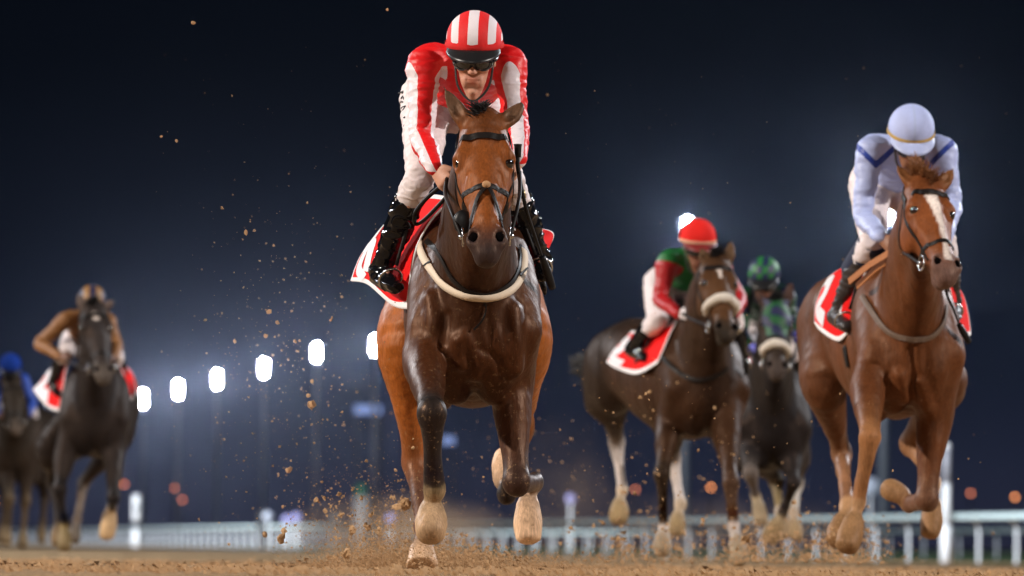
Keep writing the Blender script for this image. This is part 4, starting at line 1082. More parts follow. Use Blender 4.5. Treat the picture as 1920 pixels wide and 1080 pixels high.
r1 = rider(dict(Y=21.4, vox=.005, horse=h1, pitch=16, head_yaw=-3, tilt=-.02, silk=silk1, cap=cap1, band=band1, pattern=pat_stripes, cap_pattern=cap_stripes, j=dict(
    head=(889, 111, -.10), neck=(884, 112, .14), sl=(797, 118, .10), sr=(953, 122, .06), el=(791, 258, -.02), er=(968, 232, -.02), wl=(815, 314, -.22), wr=(972, 300, -.28),
    hl=(800, 185, .62), hr=(890, 190, .62), kl=(790, 322, .12), kr=(950, 330, .12), al=(716, 500, .42), ar=(1012, 482, .42), tl=(744, 530, .22), tr=(1012, 508, .22)),
    hdl=(.55, -.5, -.75), hdr=(-.35, -.6, -.6), label='jockey in red and white striped sleeves and cap riding the leading bay horse'))
H = h1['H']; J = h1['J']
bl, br = H(.83, -.09, -.10), H(.83, .09, -.10)
tubes('rein', [[bl, J((846, 395, -.8)), J((835, 365, -.4)), J((838, 335, -.27))], [J((838, 340, -.25)), J((800, 372, -.15)), J((778, 400, -.1)), J((780, 420, -.05)), J((800, 408, -.1)), J((838, 368, -.2))], [br, J((972, 380, -.8)), J((975, 350, -.5)), J((974, 322, -.33))]], .008, M_leather, h1['root'])
# martingale plates and ear-side blinker flap
F_ = Field()
w = tubes('whip', [[J((972, 268, -.34)), J((970, 310, -.36)), J((985, 385, -.30)), J((1002, 440, -.2)), J((1018, 490, -.1))]], .007, M_blacklea, None)
M_gold = plain('whip_collar_brass', (.55, .42, .18), .35, .6, bs=0)
def whip(lab, pts, handle=None):
    t = root('whip', pts[0], lab, 'whip')
    v, f_ = tubem(pts[:-1], np.linspace(.0095, .005, len(pts) - 1), 8, 5); meshobj('shaft', v, f_, M_blacklea, t)
    a, b = np.array(pts[-2]), np.array(pts[-1]); v, f_ = tubem([a, a * .5 + b * .5, b], [.013, .017, .014], 8, 3); meshobj('flap', v, f_, M_blacklea, t)
    v, f_ = tubem([np.array(pts[0]) - (np.array(pts[1]) - np.array(pts[0])) * .12, pts[0], np.array(pts[0]) * .5 + np.array(pts[1]) * .5], [.017, .014, .012], 8, 2); meshobj('handle', v, f_, M_blacklea, t)
    v, f_ = cyl(np.array(pts[2]) * .55 + np.array(pts[1]) * .45, np.array(pts[2]) * .75 + np.array(pts[1]) * .25, .0095); meshobj('collar', v, f_, M_gold, t)
bpy.data.objects.remove(w)
whip('long black whip held beside the leading horse neck', [J((971, 275, -.36)), J((971, 315, -.36)), J((986, 390, -.32)), J((1002, 440, -.2)), J((1016, 480, -.1)), J((1036, 540, 0))])

sq = [[(747, 175), (752, 173), (756, 171), (754, 175)], [(752, 185), (755, 180), (757, 186)], [(750, 193), (753, 190), (755, 192)], [(752, 203), (756, 200), (760, 199)], [(753, 209), (757, 204), (760, 198)], [(757, 221), (759, 219)], [(757, 238), (758, 234)]]
parts = []
for s_ in sq:
    pts = [hit(dict(F=r1['F'], Y0=21.4), a, b) for a, b in s_]
    parts.append(tubem([p + A(0, -.002, 0) for p in pts], [.0028] * len(pts), 5, 2))
v, f_ = merge(parts); meshobj('lettering', v, f_, M_black, r1['breeches'])
# ------------------------------------------------------------------ the other horses and riders
def checks(o, V, n=9.0, attr='st'):
    base = V.min(0); u = V[:, 0] * n; w = V[:, 2] * n + V[:, 1] * n * .3
    setattr_f(o, attr, np.sin(u * math.pi) * np.sin(w * math.pi))
def mk(col, hs=1.0, **k): d = dict(col); d.update(k); return d
CH = (.105, .034, .0115); CHL = (.28, .125, .05)
mat_ch = coat('chestnut_coat', mud=.5)
h2 = horse(dict(Y=26.3, vox=.012, chest=(1706, 628), yaw=-6.5, wide=.90, chestw=.84, hipw=.88, col=dict(body=CH, dark=(.09, .03, .011), hind=(.09, .032, .013), neck=(.11, .036, .012), face=(.18, .052, .015), nose=(.14, .08, .065), ear=(.2, .08, .03),
    legs=[CHL, (.13, .06, .035), (.25, .12, .06), (.3, .15, .07)], hoofs=[(.27, .15, .07)] * 4), mat=mat_ch, hair=M_hair_ginger,
    poll=(1741, 332, -.80), muzzle=(1782, 500, -1.16), head=1.0, head_yaw=-20, head_roll=-.06, ears=[(1681, 306, -.74), (1788, 316, -.70)],
    blaze=[(.16, .56, -.005, .005, .034, .012), (.56, .92, .005, .0, .012, .016)], flk=(-.16, -.08, .02), flk2=(.08, .02, .05), fspread=.036,
    extra=[('+', .02, [(1697, 643), (1704, 697)], .016), ('+', .02, [(1722, 643), (1722, 694)], .016), ('+', .022, [(1721, 715), (1732, 740), (1740, 766)], .034), ('+', .022, [(1686, 704), (1692, 725), (1697, 748)], .030), ('-', .02, [(1710, 650), (1712, 700), (1712, 745)], .008), ('-', .02, [(1668, 690), (1662, 730)], .008)],
    legs=[
        dict(t='f', sd=-1, j=[(1628, 722, -.10), (1631, 820, -.42), (1610, 942, -.40), (1602, 972, -.42), (1588, 1024, -.50)], pc=(.42, .24, .12), hoofw=.064),
        dict(t='f', sd=1, j=[(1752, 772, .05), (1737, 938, -.05), (1703, 945, .35), (1692, 930, .34), (1664, 916, .40)], pc=(.20, .10, .05), hoofw=.060),
        dict(t='h', sd=-1, j=[(1545, 720, 1.25), (1577, 850, 1.55), (1590, 950, 1.15), (1582, 975, 1.08), (1568, 1012, 1.0)], pc=(.42, .24, .12), hoofw=.062),
        dict(t='h', sd=1, j=[(1770, 710, 1.4), (1708, 830, 1.9), (1752, 905, 1.6), (1748, 940, 1.5), (1744, 1000, 1.45)], pc=(.42, .24, .12), hoofw=.058),
    ], label='chestnut racehorse with a long white blaze galloping at the right'))
bridle(h2); saddle(h2)
strap_px(h2, [(1618, 556), (1640, 590), (1668, 622), (1706, 635), (1745, 630), (1766, 605), (1772, 575)], .026, plain('worn_strap', (.12, .075, .05), .6), 'breastplate_strap', .006, .006)
saddlecloth(h2, [[(1650, 468, .12), (1628, 500, .15), (1606, 560, .25), (1592, 622, .3)], [(1640, 470, .4), (1600, 510, .4), (1572, 570, .4), (1572, 640, .4)], [(1630, 480, .8), (1575, 515, .8), (1548, 560, .75), (1540, 622, .7)], [(1620, 485, 1.1), (1560, 515, 1.1), (1532, 565, 1.05), (1528, 606, 1.0)]],
            [[(.95, .45), (.80, .42), (.72, .60), (.84, .78), (.60, .85)], [(.35, .4), (.3, .6), (.33, .8)]], .07)
saddlecloth(h2, [[(1775, 520, .15), (1782, 550, .2), (1786, 590, .25), (1788, 650, .3)], [(1785, 525, .5), (1797, 550, .5), (1800, 590, .5), (1800, 640, .5)], [(1790, 530, .9), (1806, 555, .9), (1815, 590, .85), (1820, 628, .8)]])
tag_w = plain('cream_saddle_pad', (.70, .60, .60), .8, nscale=40)
LAV = (.46, .54, .88); BLU = (.015, .05, .36)
def pat2(o, V, ac, c):
    # royal blue zigzag yoke across the shoulders
    rel = V - c['ch']; x = rel @ c['latS']; z = rel[:, 2]
    line = -.02 + 1.0 * np.abs(np.abs(x) - .125)
    front = (rel[:, 1] < .12)
    setattr_f(o, 'st', np.where(front, np.minimum(.018 - np.abs(z - line), np.abs(x) - .03), -1))
silk2 = silk_mat('lavender_silks', LAV, BLU)
cap2 = silk_mat('lavender_cap', LAV, (.42, .50, .78), .7)
def cap2p(o, st): setattr_f(o, 'st', .045 - np.abs(np.abs(st[:, 0]) - .0))
M_gband = plain('cap_band_gold', (.62, .42, .12), .5, bs=0)
M_navy = plain('navy_cloth', (.008, .014, .045), .7, nscale=30)
r2 = rider(dict(Y=26.3, vox=.010, horse=h2, pitch=30, head_yaw=4, silk=silk2, cap=cap2, band=M_gband, peak=plain('pale_peak', (.46, .54, .85), .4, bs=0), pattern=pat2, cap_pattern=cap2p, skin=(.30, .14, .08), breech=plain('offwhite_breeches', (.78, .70, .72), .6, nscale=18, nvar=.08, bs=.4, bd=.008), boot=plain('dull_boot', (.03, .022, .022), .45, nscale=20, bs=.4, bd=.01),
    j=dict(head=(1707, 268, -.08), neck=(1704, 275, .12), sl=(1632, 282, .08), sr=(1766, 282, .05), el=(1618, 402, .0), er=(1785, 385, .0), wl=(1652, 446, -.22), wr=(1768, 455, -.25),
    hl=(1632, 345, .62), hr=(1705, 345, .62), kl=(1634, 448, .12), kr=(1768, 455, .15), al=(1572, 582, .42), ar=(1786, 560, .42), tl=(1592, 606, .2), tr=(1788, 592, .2)),
    hdl=(.6, -.5, -.55), label='jockey in pale lavender silks with royal blue zigzag riding the chestnut horse'))
J = h2['J']; H = h2['H']
Fk = Field(); a_, b_ = J((1640, 452, .12)), J((1600, 510, .3)); Fk.chain([(a_, .078, .08), (b_, .066, .07)], k=.01, cap=.02); V_, Fc_ = mesh_field(Fk, .012, 0, 1); meshobj('knee_cover', V_, Fc_, M_navy, r2['root'])
tubes('rein', [[H(.83, -.09, -.10), J((1705, 480, -.8)), J((1690, 472, -.4)), J((1668, 468, -.27))], [H(.83, .09, -.10), J((1785, 480, -.8)), J((1775, 470, -.4)), J((1768, 460, -.3))]], .009, M_leather, h2['root'])
M_tan = plain('tan_rein', (.40, .15, .05), .6, nscale=60)
for dx, dy in ((0, 0), (9, 9)):
    a_, b_ = J((1668 + dx, 474 + dy * .6, -.28)), J((1592 + dx * 1.6, 528 + dy, .0)); d_ = norm(b_ - a_); sdv = norm(np.cross(d_, (0, -1, .3)))
    V_ = []; 
    for p_ in (a_, (a_ + b_) / 2 + A(0, -.01, .01), b_):
        for s1, s2 in ((-1, -1), (1, -1), (1, 1), (-1, 1)): V_.append(p_ + sdv * .015 * s1 + np.cross(d_, sdv) * .004 * s2)
    meshobj('rein_loop', V_, [(i * 4 + k, i * 4 + (k + 1) % 4, i * 4 + 4 + (k + 1) % 4, i * 4 + 4 + k) for i in range(2) for k in range(4)] + [(3, 2, 1, 0), (8, 9, 10, 11)], M_tan, h2['root'], smooth=False)
whip('black whip beside the chestnut horse shoulder at the right', [J((1766, 470, -.28)), J((1768, 500, -.26)), J((1775, 550, -.2)), J((1788, 580, -.15)), J((1798, 608, -.1)), J((1817, 642, -.05))])
# ---- dark bay with white fleece noseband
DB = (.036, .016, .008)
mat_db = coat('dark_bay_coat', mud=.5, spec=.16)
WH = (.52, .46, .43)
h3 = horse(dict(Y=33.5, vox=.016, chest=(1322, 702), yaw=-15, wide=1.05, col=dict(body=DB, dark=(.022, .012, .008), hind=(.022, .014, .010), neck=(.035, .018, .010), face=(.075, .035, .016), nose=(.03, .025, .02), ear=(.12, .07, .04),
    legs=[(.03, .02, .014), (.06, .032, .02), WH, WH], hoofs=[(.32, .25, .17), (.36, .29, .2), (.28, .20, .10), (.28, .20, .10)]), mat=mat_db, hair=M_hair_black,
    poll=(1345, 478, -.75), muzzle=(1366, 618, -1.1), head=1.02, head_yaw=-14, ears=[(1316, 462, -.7), (1372, 452, -.66)], blaze=[(.17, .32, .0, .0, .014, .010)],
    tail=[(1135, 690, 1.7), (1092, 700, 2.0), (1080, 675, 2.0)],
    legs=[
        dict(t='f', sd=-1, j=[(1258, 790, .05), (1240, 890, -.18), (1244, 985, -.08), (1243, 1003, -.12), (1241, 1032, -.18)], pc=WH, hoofw=.056),
        dict(t='f', sd=1, j=[(1362, 800, -.10), (1370, 905, -.42), (1374, 985, -.46), (1380, 1012, -.5), (1386, 1052, -.56)], pc=WH, hoofw=.056),
        dict(t='h', sd=-1, j=[(1145, 745, 1.5), (1156, 828, 1.85), (1166, 918, 1.75), (1162, 940, 1.72), (1160, 974, 1.68)], pc=(.5, .4, .3), hoofw=.066),
        dict(t='h', sd=1, j=[(1255, 790, 1.3), (1262, 860, 1.7), (1276, 945, 1.5), (1272, 965, 1.46), (1268, 998, 1.42)], pc=(.5, .4, .3), hoofw=.062),
    ], label='dark bay racehorse with white fleece noseband and three white socks'))
bridle(h3, fleece=.60); saddle(h3)
strap_px(h3, [(1240, 665), (1262, 690), (1300, 712), (1340, 706), (1362, 690)], .026, M_leather, 'breastplate_strap', .006, .006)
saddlecloth(h3, [[(1275, 602, None), (1262, 625, None), (1250, 652, None), (1238, 682, None)], [(1240, 620, None), (1225, 642, None), (1212, 668, None), (1200, 702, None)], [(1205, 625, None), (1188, 648, None), (1172, 670, None), (1162, 692, None)], [(1188, 625, None), (1170, 645, None), (1155, 660, None), (1143, 680, None)]], [[(.93, .2), (.80, .45), (.90, .75), (.6, .85)]], .10)
saddlecloth(h3, [[(1360, 630, .05), (1366, 650, .1), (1370, 690, .15), (1366, 712, .2)], [(1370, 630, .4), (1385, 650, .4), (1395, 680, .4), (1390, 705, .4)], [(1375, 632, .7), (1392, 650, .7), (1408, 676, .7), (1404, 688, .7)]])
GRN = (.010, .16, .035)
def pat3(o, V, ac, c):
    dist, ang, al, who = ac(V); setattr_f(o, 'st', np.minimum((al - .05) * 3, (.10 - dist) * 20))
    rel = V - c['pel']; t_ = rel @ norm(c['nk'] - c['pel']); setattr_f(o, 'st2', np.where((al < .05) | (dist > .1), .12 - t_, -1))
silk3 = silk_mat('green_silks', GRN, (.42, .008, .012), .45, third=(.65, .45, .02))
cap3 = plain('red_cap', (.72, .02, .015), .8, nscale=8, nvar=.05, bs=0, spec=.15)
bandc = plain('cap_band_cream', (.75, .45, .30), .5, bs=0)
r3 = rider(dict(Y=33.5, vox=.013, horse=h3, pitch=14, head_yaw=10, silk=silk3, cap=cap3, band=bandc, pattern=pat3, skin=(.22, .10, .06), peak=plain('red_peak', (.2, .02, .02), .4, bs=0), glove=(.75, .7, .72),
    j=dict(head=(1308, 468, -.05), neck=(1302, 480, .12), sl=(1252, 492, .05), sr=(1345, 492, .02), el=(1238, 560, .0), er=(1385, 560, .0), wl=(1272, 588, -.2), wr=(1376, 590, -.25),
    hl=(1238, 535, .62), hr=(1290, 540, .62), kl=(1232, 600, .12), kr=(1372, 590, .15), al=(1188, 650, .4), ar=(1392, 672, .42), tl=(1212, 668, .2), tr=(1394, 690, .2)),
    hdl=(.5, -.5, -.1), label='jockey in green vest, red sleeves and plain red cap'))
J = h3['J']; H = h3['H']
tubes('rein', [[H(.83, -.09, -.10), J((1325, 610, -.7)), J((1300, 600, -.4)), J((1280, 588, -.25))], [H(.83, .09, -.10), J((1385, 610, -.8)), J((1380, 600, -.4)), J((1376, 592, -.28))]], .010, M_leather, h3['root'])
whip('dark whip hanging between the dark bay horse and the black horse', [J((1378, 585, -.3)), J((1380, 600, -.28)), J((1388, 630, -.2)), J((1393, 655, -.15)), J((1396, 675, -.1)), J((1400, 702, -.05))])
# ---- black horse in checkered hood
BK = (.020, .017, .017)
mat_bk = coat('black_coat', spec=.10)
h4 = horse(dict(Y=37.5, vox=.018, chest=(1448, 775), yaw=-3, wide=.98, col=dict(body=BK, dark=(.012, .011, .012), hind=(.03, .025, .025), neck=(.02, .016, .014), face=(.03, .022, .018), nose=(.07, .055, .05), ear=(.06, .035, .03),
    legs=[(.12, .10, .09), BK, (.20, .15, .08), (.45, .40, .34)], hoofs=[(.32, .25, .16), (.25, .17, .08), (.28, .20, .12), (.28, .2, .11)]), mat=mat_bk, hair=M_hair_black,
    poll=(1456, 562, -.75), muzzle=(1458, 690, -1.05), head=1.04, head_yaw=-6, ears=[(1420, 540, -.7), (1484, 524, -.68)],
    legs=[
        dict(t='f', sd=-1, j=[(1405, 840, -.0), (1408, 888, -.35), (1418, 930, -.25), (1422, 945, -.25), (1428, 978, -.3)], pc=(.5, .42, .30), hoofw=.058),
        dict(t='f', sd=1, j=[(1482, 850, .0), (1488, 905, -.2), (1466, 965, -.0), (1458, 980, .0), (1442, 1010, .02)], pc=(.4, .32, .2), hoofw=.066),
        dict(t='h', sd=-1, j=[(1425, 850, 1.3), (1455, 900, 1.7), (1462, 960, 1.4), (1466, 975, 1.36), (1470, 1006, 1.3)], pc=(.5, .42, .35), hoofw=.058),
        dict(t='h', sd=1, j=[(1490, 850, 1.3), (1492, 905, 1.7), (1488, 960, 1.4), (1490, 978, 1.36), (1494, 1008, 1.3)], pc=(.4, .32, .25), hoofw=.058),
    ], label='black racehorse in green and navy checkered hood between the two bays'))
bridle(h4, fleece=.66); saddle(h4)
M_chk = silk_mat('green_navy_checks', (.008, .085, .025), (.010, .014, .06), .6)
H = h4['H']; J = h4['J']
v, f_ = strapm(h4['F'], [H(t, 0, .02) for t in (.02, .15, .3, .45, .54)], .20, .008, .006); o = meshobj('checkered_hood', v, f_, M_chk, h4['root']); checks(o, np.array(v), 13)
def pat4(o, V, ac, c): checks(o, V, 10)
r4 = rider(dict(Y=37.5, vox=.015, horse=h4, pitch=20, head_yaw=-8, silk=silk_mat('checkered_silks', (.006, .055, .018), (.007, .011, .04)), cap=silk_mat('checkered_cap', (.012, .15, .03), (.010, .016, .07), .5), band=M_navy, pattern=pat4, cap_pattern=lambda o, st: setattr_f(o, 'st', np.sin(st[:, 0] * 9) * np.sin(st[:, 2] * 8 + 1)), skin=(.25, .12, .08), glove=(.12, .12, .55),
    j=dict(head=(1433, 532, -.05), neck=(1432, 545, .12), sl=(1395, 555, .05), sr=(1472, 555, .02), el=(1390, 620, .0), er=(1488, 605, .0), wl=(1405, 650, -.2), wr=(1495, 628, -.25),
    hl=(1410, 600, .6), hr=(1462, 600, .6), kl=(1402, 650, .1), kr=(1484, 650, .12), al=(1385, 705, .4), ar=(1496, 710, .4), tl=(1392, 722, .2), tr=(1494, 728, .2)),
    hdr=(0, -.6, -.2), label='jockey in green and navy checkered silks and cap riding the black horse'))
saddlecloth(h4, [[(1478, 670, .1), (1484, 690, .1), (1487, 715, .15), (1486, 745, .2)], [(1484, 672, .5), (1492, 690, .5), (1497, 715, .5), (1496, 742, .5)]], mat=M_num)
tubes('rein', [[H(.83, -.09, -.10), J((1420, 680, -.7)), J((1410, 662, -.3)), J((1405, 652, -.25))], [H(.83, .09, -.10), J((1490, 670, -.8)), J((1495, 640, -.3))]], .010, M_leather, h4['root'])
# ---- black horse at the left
h5 = horse(dict(Y=42.5, vox=.018, chest=(178, 762), yaw=-1, wide=.93, hipw=.86, col=dict(body=(.024, .019, .017), dark=(.016, .013, .012), hind=(.02, .016, .014), neck=(.02, .016, .015), face=(.03, .025, .024), nose=(.10, .085, .075), ear=(.13, .10, .09),
    legs=[(.02, .018, .018), (.02, .018, .018), (.02, .018, .018), (.12, .09, .07)], hoofs=[(.20, .15, .08), (.50, .34, .19), (.2, .14, .08), (.12, .1, .08)]), mat=mat_bk, hair=M_hair_black,
    poll=(176, 568, -.75), muzzle=(196, 698, -1.05), head=1.12, head_yaw=-10, ears=[(146, 548, -.7), (216, 560, -.68)], blaze=[(.13, .24, .0, .0, .020, .016)],
    legs=[
        dict(t='f', sd=-1, j=[(122, 852, .0), (112, 918, -.2), (122, 985, -.1), (121, 1000, -.12), (121, 1026, -.2)], pc=(.32, .24, .11), hoofw=.058),
        dict(t='f', sd=1, j=[(214, 848, .0), (213, 935, -.35), (210, 950, -.05), (206, 962, .0), (200, 1006, -.03)], pc=(.45, .33, .2), hoofw=.066),
        dict(t='h', sd=-1, j=[(95, 840, 1.3), (98, 900, 1.7), (110, 975, 1.5), (108, 990, 1.45), (106, 1016, 1.4)], hoofw=.055),
        dict(t='h', sd=1, j=[(222, 820, 1.3), (157, 905, 1.7), (145, 975, 1.4), (143, 990, 1.35), (141, 1012, 1.3)], hoofw=.055),
    ], label='black racehorse with white star galloping at the left'))
bridle(h5); saddle(h5)
saddlecloth(h5, [[(140, 660, .1), (125, 690, .15), (118, 730, .2), (110, 772, .3)], [(130, 665, .5), (105, 695, .5), (95, 725, .5), (88, 762, .5)], [(115, 675, .9), (92, 695, .9), (75, 718, .9), (62, 730, .9)]], [[(.93, .3), (.75, .5), (.85, .85), (.5, .8)]], .10)
saddlecloth(h5, [[(215, 670, .1), (225, 690, .15), (235, 715, .2), (240, 755, .3)], [(220, 670, .6), (240, 690, .6), (250, 705, .6), (258, 740, .6)]])
r5 = rider(dict(Y=42.5, vox=.015, horse=h5, pitch=20, head_yaw=5, silk=plain('brown_silks', (.24, .10, .026), .6, nscale=14), cap=silk_mat('quartered_cap', (.28, .14, .04), (.02, .02, .06), .5), band=M_navy, cap_pattern=lambda o, st: setattr_f(o, 'st', np.sin(st[:, 0] * 7 + 1.2)), skin=(.2, .1, .07), 
    j=dict(head=(172, 580, -.05), neck=(165, 592, .12), sl=(125, 600, .06), sr=(200, 602, .03), el=(76, 645, .05), er=(218, 645, .0), wl=(112, 668, -.2), wr=(214, 670, -.2),
    hl=(140, 640, .6), hr=(185, 640, .6), kl=(125, 655, .1), kr=(215, 660, .12), al=(100, 715, .4), ar=(232, 712, .4), tl=(110, 735, .2), tr=(228, 730, .2)),
    hdl=(.6, -.5, -.1), label='jockey in plain brown silks riding the black horse at the left'))
J = h5['J']; H = h5['H']
tubes('rein', [[H(.83, -.09, -.10), J((150, 690, -.7)), J((125, 672, -.3))], [H(.83, .09, -.10), J((215, 680, -.7)), J((216, 672, -.3))]], .010, M_leather, h5['root'])
# ---- greyish bay cut by the left edge
h6 = horse(dict(Y=55, vox=.022, chest=(32, 830), yaw=2, col=dict(body=(.045, .033, .025), dark=(.03, .024, .018), hind=(.036, .027, .02), neck=(.036, .027, .02), face=(.04, .032, .025), nose=(.16, .13, .11),
    legs=[(.12, .09, .06), (.15, .11, .07), (.1, .07, .05), (.1, .07, .05)], hoofs=[(.3, .22, .13)] * 4), mat=coat('grey_bay_coat', spec=.1), hair=M_hair_black,
    poll=(20, 712, -.75), muzzle=(28, 800, -1.05), head=1.05, head_yaw=8, ears=[(2, 702, -.7), (38, 700, -.68)],
    legs=[
        dict(t='f', sd=-1, j=[(12, 890, .0), (18, 935, -.3), (16, 985, -.2), (14, 995, -.22), (12, 1016, -.28)], hoofw=.058),
        dict(t='f', sd=1, j=[(50, 890, .0), (48, 940, -.1), (44, 990, -.0), (43, 1000, -.02), (42, 1022, -.08)], hoofw=.058),
        dict(t='h', sd=-1, j=[(5, 880, 1.3), (10, 930, 1.7), (6, 980, 1.4), (5, 992, 1.35), (4, 1012, 1.3)], hoofw=.055),
        dict(t='h', sd=1, j=[(75, 880, 1.3), (84, 930, 1.7), (80, 980, 1.4), (78, 992, 1.35), (78, 1014, 1.3)], hoofw=.055),
    ], label='greyish brown racehorse cut off by the left edge'))
bridle(h6)
r6 = rider(dict(Y=55, vox=.018, horse=h6, pitch=25, head_yaw=5, silk=plain('royal_blue_silks', (.015, .08, .52), .5, nscale=14), cap=plain('blue_cap', (.01, .05, .35), .8, bs=0, spec=.15), band=plain('blue_band', (.01, .04, .28), .4, bs=0), skin=(.2, .1, .07),
    j=dict(head=(19, 697, -.05), neck=(18, 705, .12), sl=(-6, 712, .06), sr=(42, 712, .03), el=(-12, 760, .05), er=(60, 755, .0), wl=(0, 775, -.2), wr=(48, 785, -.2),
    hl=(0, 750, .6), hr=(38, 750, .6), kl=(-8, 775, .1), kr=(60, 775, .12), al=(-12, 815, .4), ar=(66, 815, .4), tl=(-8, 830, .2), tr=(62, 830, .2)),
    label='jockey in royal blue silks cut off by the left edge'))

strap_px(h2, [(1585, 650), (1588, 668), (1592, 688)], .05, M_leather, 'girth')
# ------------------------------------------------------------------ flying dirt
M_clod = (lambda: (lambda m, n, b: (n.links.new(mixc(n, noise_node(n, 60, 5).outputs[0], (.28, .16, .075), (.66, .42, .22)), b.inputs['Base Color']), setattr(b.inputs['Roughness'], 'default_value', .95), m)[2])(*newmat('dirt_clod')))()
def clodm(r, n=5):
    v, f = spherem((0, 0, 0), 1, 7, 5); sd = random.uniform(0, 99); out = []
    sx, sz = random.uniform(.6, 1.3), random.uniform(.5, 1.1)
    for p in v:
        p = np.array(p); k = 1 + .75 * mnoise.noise(Vector(p * 1.3 + sd)); out.append(p * k * r * A(sx, 1, sz))
    return out, f
protos = [clodm(1) for _ in range(12)]
big = []
def cl(px, py, Y, r): big.append((P(px, py, Y), r))
for px, py, r in ((362, 43, 4), (726, 18, 3), (331, 264, 3), (302, 256, 3), (540, 882, 9), (594, 938, 5), (640, 965, 6), (578, 742, 4), (585, 715, 5), (582, 760, 7), (545, 878, 5), (660, 995, 8), (712, 1000, 8), (745, 950, 9), (760, 945, 12),
                  (505, 585, 6), (520, 605, 5), (498, 630, 4), (553, 640, 4), (586, 757, 6), (497, 1002, 7), (527, 1010, 8), (533, 995, 7), (461, 436, 4), (477, 432, 3), (440, 640, 4), (385, 600, 3), (865, 1002, 4), (885, 1030, 8), (690, 990, 6),
                  (622, 596, 3), (1190, 925, 4), (1317, 982, 6), (1398, 1010, 9), (1415, 1045, 9), (1395, 1016, 7), (1200, 745, 4), (1218, 735, 5), (1340, 765, 4), (1225, 770, 4), (1862, 1000, 5), (1925, 998, 5), (1130, 980, 6), (1160, 1010, 5), (1070, 990, 5), (650, 1038, 10), (620, 600, 3), (530, 950, 3), (1270, 1010, 4), (1318, 975, 5)):
    cl(px, py, random.uniform(21.2, 24) if px < 1000 else random.uniform(25, 31), r / 470)
for i in range(150):
    u = random.random()
    if u < .6: cl(random.gauss(560, 70), random.gauss(760, 190), random.uniform(21, 25), random.uniform(.9, 2.6) / 470)
    elif u < .8: cl(random.gauss(700, 60), random.gauss(960, 50), random.uniform(21.5, 24), random.uniform(1.5, 4.5) / 470)
    else: cl(random.gauss(1330, 120), random.gauss(890, 110), random.uniform(27, 33), random.uniform(1.2, 3.2) / 470)
cp = []
for i, (v, f) in enumerate(protos):
    cp.append(np.array(v))
first = {}
for i, (c, r) in enumerate(big):
    k = i % len(protos); 
    if c[2] < .03: continue
    if k not in first:
        o = meshobj('dirt_clod', cp[k], protos[k][1], M_clod, smooth=False); first[k] = o
    else: o = first[k].copy(); COL.objects.link(o)
    o.location = c; o.scale = (r * .95,) * 3; o.rotation_euler = (random.random() * 6, random.random() * 6, random.random() * 6)
    tag(o, 'clod of tan dirt flying in the air, thrown up by the hooves', 'dirt clod', 'flying clods of dirt')
# fine spray: one mass of grains
def spray(name, n, fn, lo, hi, mat=M_clod):
    V = []; F = []
    for _ in range(n):
        c = fn()
        if c is None or c[2] < gz(c[0], c[1]) - .01: continue
        r = random.uniform(lo, hi) * (.6 + random.random() ** 4 * 1.8)
        d = [A(random.gauss(0, 1), random.gauss(0, 1), random.gauss(0, 1)) for _ in range(4)]
        i = len(V)
        for q, t in zip(d, (A(1, 1, 1), A(-1, -1, 1), A(-1, 1, -1), A(1, -1, -1))): V.append(c + (t + q * .4) * r)
        F += [(i, i + 1, i + 2), (i, i + 3, i + 1), (i, i + 2, i + 3), (i + 1, i + 3, i + 2)]
    o = meshobj(name, V, F, mat, smooth=False); o['kind'] = 'stuff'; return o
def s1():
    px = random.gauss(800, 125); h = abs(random.gauss(0, 1)) ; py = 1075 - h * 26 * math.exp(-((px - 800) / 240) ** 2) * 1.0 - random.random() * 6
    return P(px, py, random.uniform(22.7, 24.2))
spray('dirt_spray', 11000, s1, .0012, .0034)
def s2():
    px = random.gauss(690, 75); py = 1060 - abs(random.gauss(0, 1)) * 75; return P(px, py, random.uniform(21.5, 24))
spray('dirt_spray', 2600, s2, .0008, .0022)
def s3():
    px = random.gauss(540, 100); py = random.gauss(720, 190); return P(px, py, random.uniform(20, 26))
spray('dirt_spray', 900, s3, .0007, .0022)
def s4():
    px = random.gauss(1060, 260) ; py = random.gauss(900, 120)
    return P(px, py, random.uniform(23, 34))
spray('dirt_spray', 1200, s4, .0010, .0026)
def s5():
    cx = random.choice((1160, 1260, 1385, 1420, 1480, 1560, 1600, 1590)); px = random.gauss(cx, 40); py = 1055 - abs(random.gauss(0, 1)) * 38; return P(px, py, random.uniform(26, 34))
spray('dirt_spray', 3600, s5, .0016, .0042)
def s6():
    px = random.uniform(300, 1900); py = random.uniform(100, 1000); return P(px, py, random.uniform(19, 30))
spray('dirt_spray', 350, s6, .0007, .0016)
# loose crumbs lying on the track
def s7():
    y = 17 + random.random() ** 1.5 * 26; x = random.uniform(-1, 1) * y * .10; return A(x, y, gz(x, y) + random.uniform(.0, .014))
spray('loose_dirt', 9000, s7, .0022, .0070, M_clod)

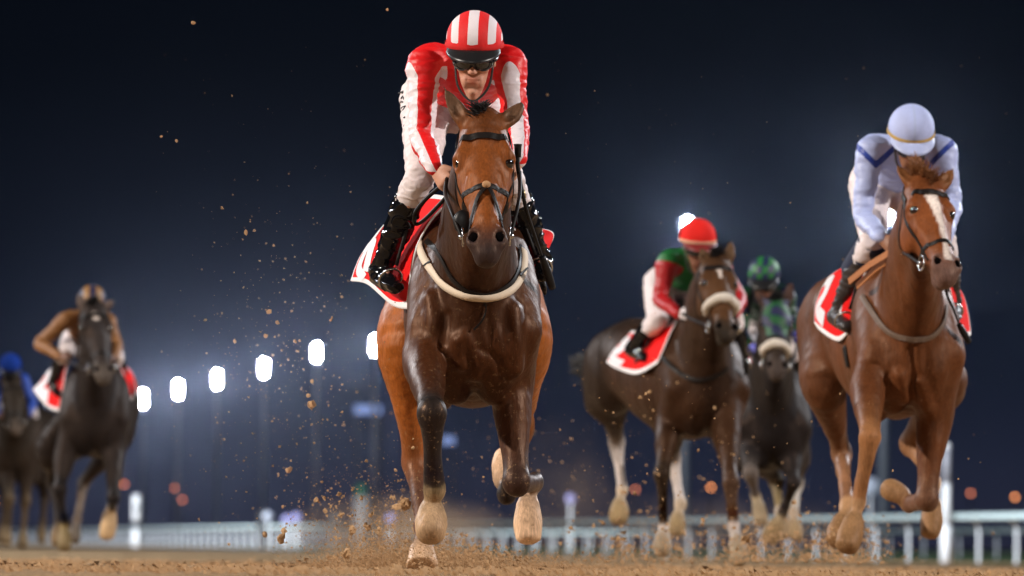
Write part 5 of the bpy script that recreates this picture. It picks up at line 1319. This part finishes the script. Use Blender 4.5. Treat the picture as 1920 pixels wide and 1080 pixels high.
def dust(px, py, Y, s, dens, seed):
    c = P(px, py, Y); v, f_ = spherem((0, 0, 0), s, 20, 12); V = np.array(v) + c
    m = bpy.data.materials.new('dust_cloud'); m.use_nodes = True; n = m.node_tree; n.nodes.clear()
    o_ = n.nodes.new('ShaderNodeOutputMaterial'); pv = n.nodes.new('ShaderNodeVolumePrincipled'); t = n.nodes.new('ShaderNodeTexCoord')
    mp = n.nodes.new('ShaderNodeMapping'); mp.inputs['Scale'].default_value = tuple(1 / k for k in s); n.links.new(t.outputs['Object'], mp.inputs[0])
    ln = n.nodes.new('ShaderNodeVectorMath'); ln.operation = 'LENGTH'; n.links.new(mp.outputs[0], ln.inputs[0])
    x = n.nodes.new('ShaderNodeTexNoise'); x.inputs['Scale'].default_value = 5; x.inputs['Detail'].default_value = 4; n.links.new(t.outputs['Object'], x.inputs['Vector'])
    a_ = n.nodes.new('ShaderNodeMapRange'); a_.inputs[1].default_value = 1; a_.inputs[2].default_value = .1; n.links.new(ln.outputs['Value'], a_.inputs[0])
    b_ = n.nodes.new('ShaderNodeMapRange'); b_.inputs[1].default_value = .42; b_.inputs[2].default_value = .72; b_.inputs[4].default_value = dens; n.links.new(x.outputs[0], b_.inputs[0])
    k = n.nodes.new('ShaderNodeMath'); k.operation = 'MULTIPLY'; n.links.new(a_.outputs[0], k.inputs[0]); n.links.new(b_.outputs[0], k.inputs[1])
    n.links.new(k.outputs[0], pv.inputs['Density']); pv.inputs['Color'].default_value = (.80, .58, .40, 1); n.links.new(pv.outputs[0], o_.inputs['Volume'])
    o = meshobj('dust_cloud', V, f_, m, origin=c); o['kind'] = 'stuff'
dust(745, 1010, 23.6, (.55, .8, .22), 3.0, 1)
dust(1060, 960, 26.5, (.30, .6, .50), .7, 2)
dust(1330, 1000, 34, (1.2, .8, .28), .45, 3)
#dust(480, 985, 50, (2.2, 2, .35), .8, 4)

def s8():
    px = random.gauss(735, 60); py = 1062 - abs(random.gauss(0, 1)) * 62 * math.exp(-abs(px - 735) / 160); return P(px, py, random.uniform(21.6, 24))
spray('dirt_spray', 7000, s8, .0006, .0015)
def s9():
    px = random.gauss(900, 150); py = 1066 - abs(random.gauss(0, 1)) * 16; return P(px, py, random.uniform(22.6, 24))
spray('dirt_spray', 4000, s9, .0008, .0020)
HAZE=.0001
# ------------------------------------------------------------------ dusty night air
v, f = boxm((0, 400, 16), (1400, 1100, 36))
m = bpy.data.materials.new('haze_air'); m.use_nodes = True; n = m.node_tree; n.nodes.clear()
o_ = n.nodes.new('ShaderNodeOutputMaterial'); pv = n.nodes.new('ShaderNodeVolumePrincipled')
pv.inputs['Color'].default_value = (.55, .68, 1, 1); pv.inputs['Density'].default_value = HAZE; pv.inputs['Anisotropy'].default_value = .97
n.links.new(pv.outputs[0], o_.inputs['Volume'])
hz = meshobj('haze', v, f, m, smooth=False); hz['kind'] = 'stuff'; hz.display_type = 'WIRE'
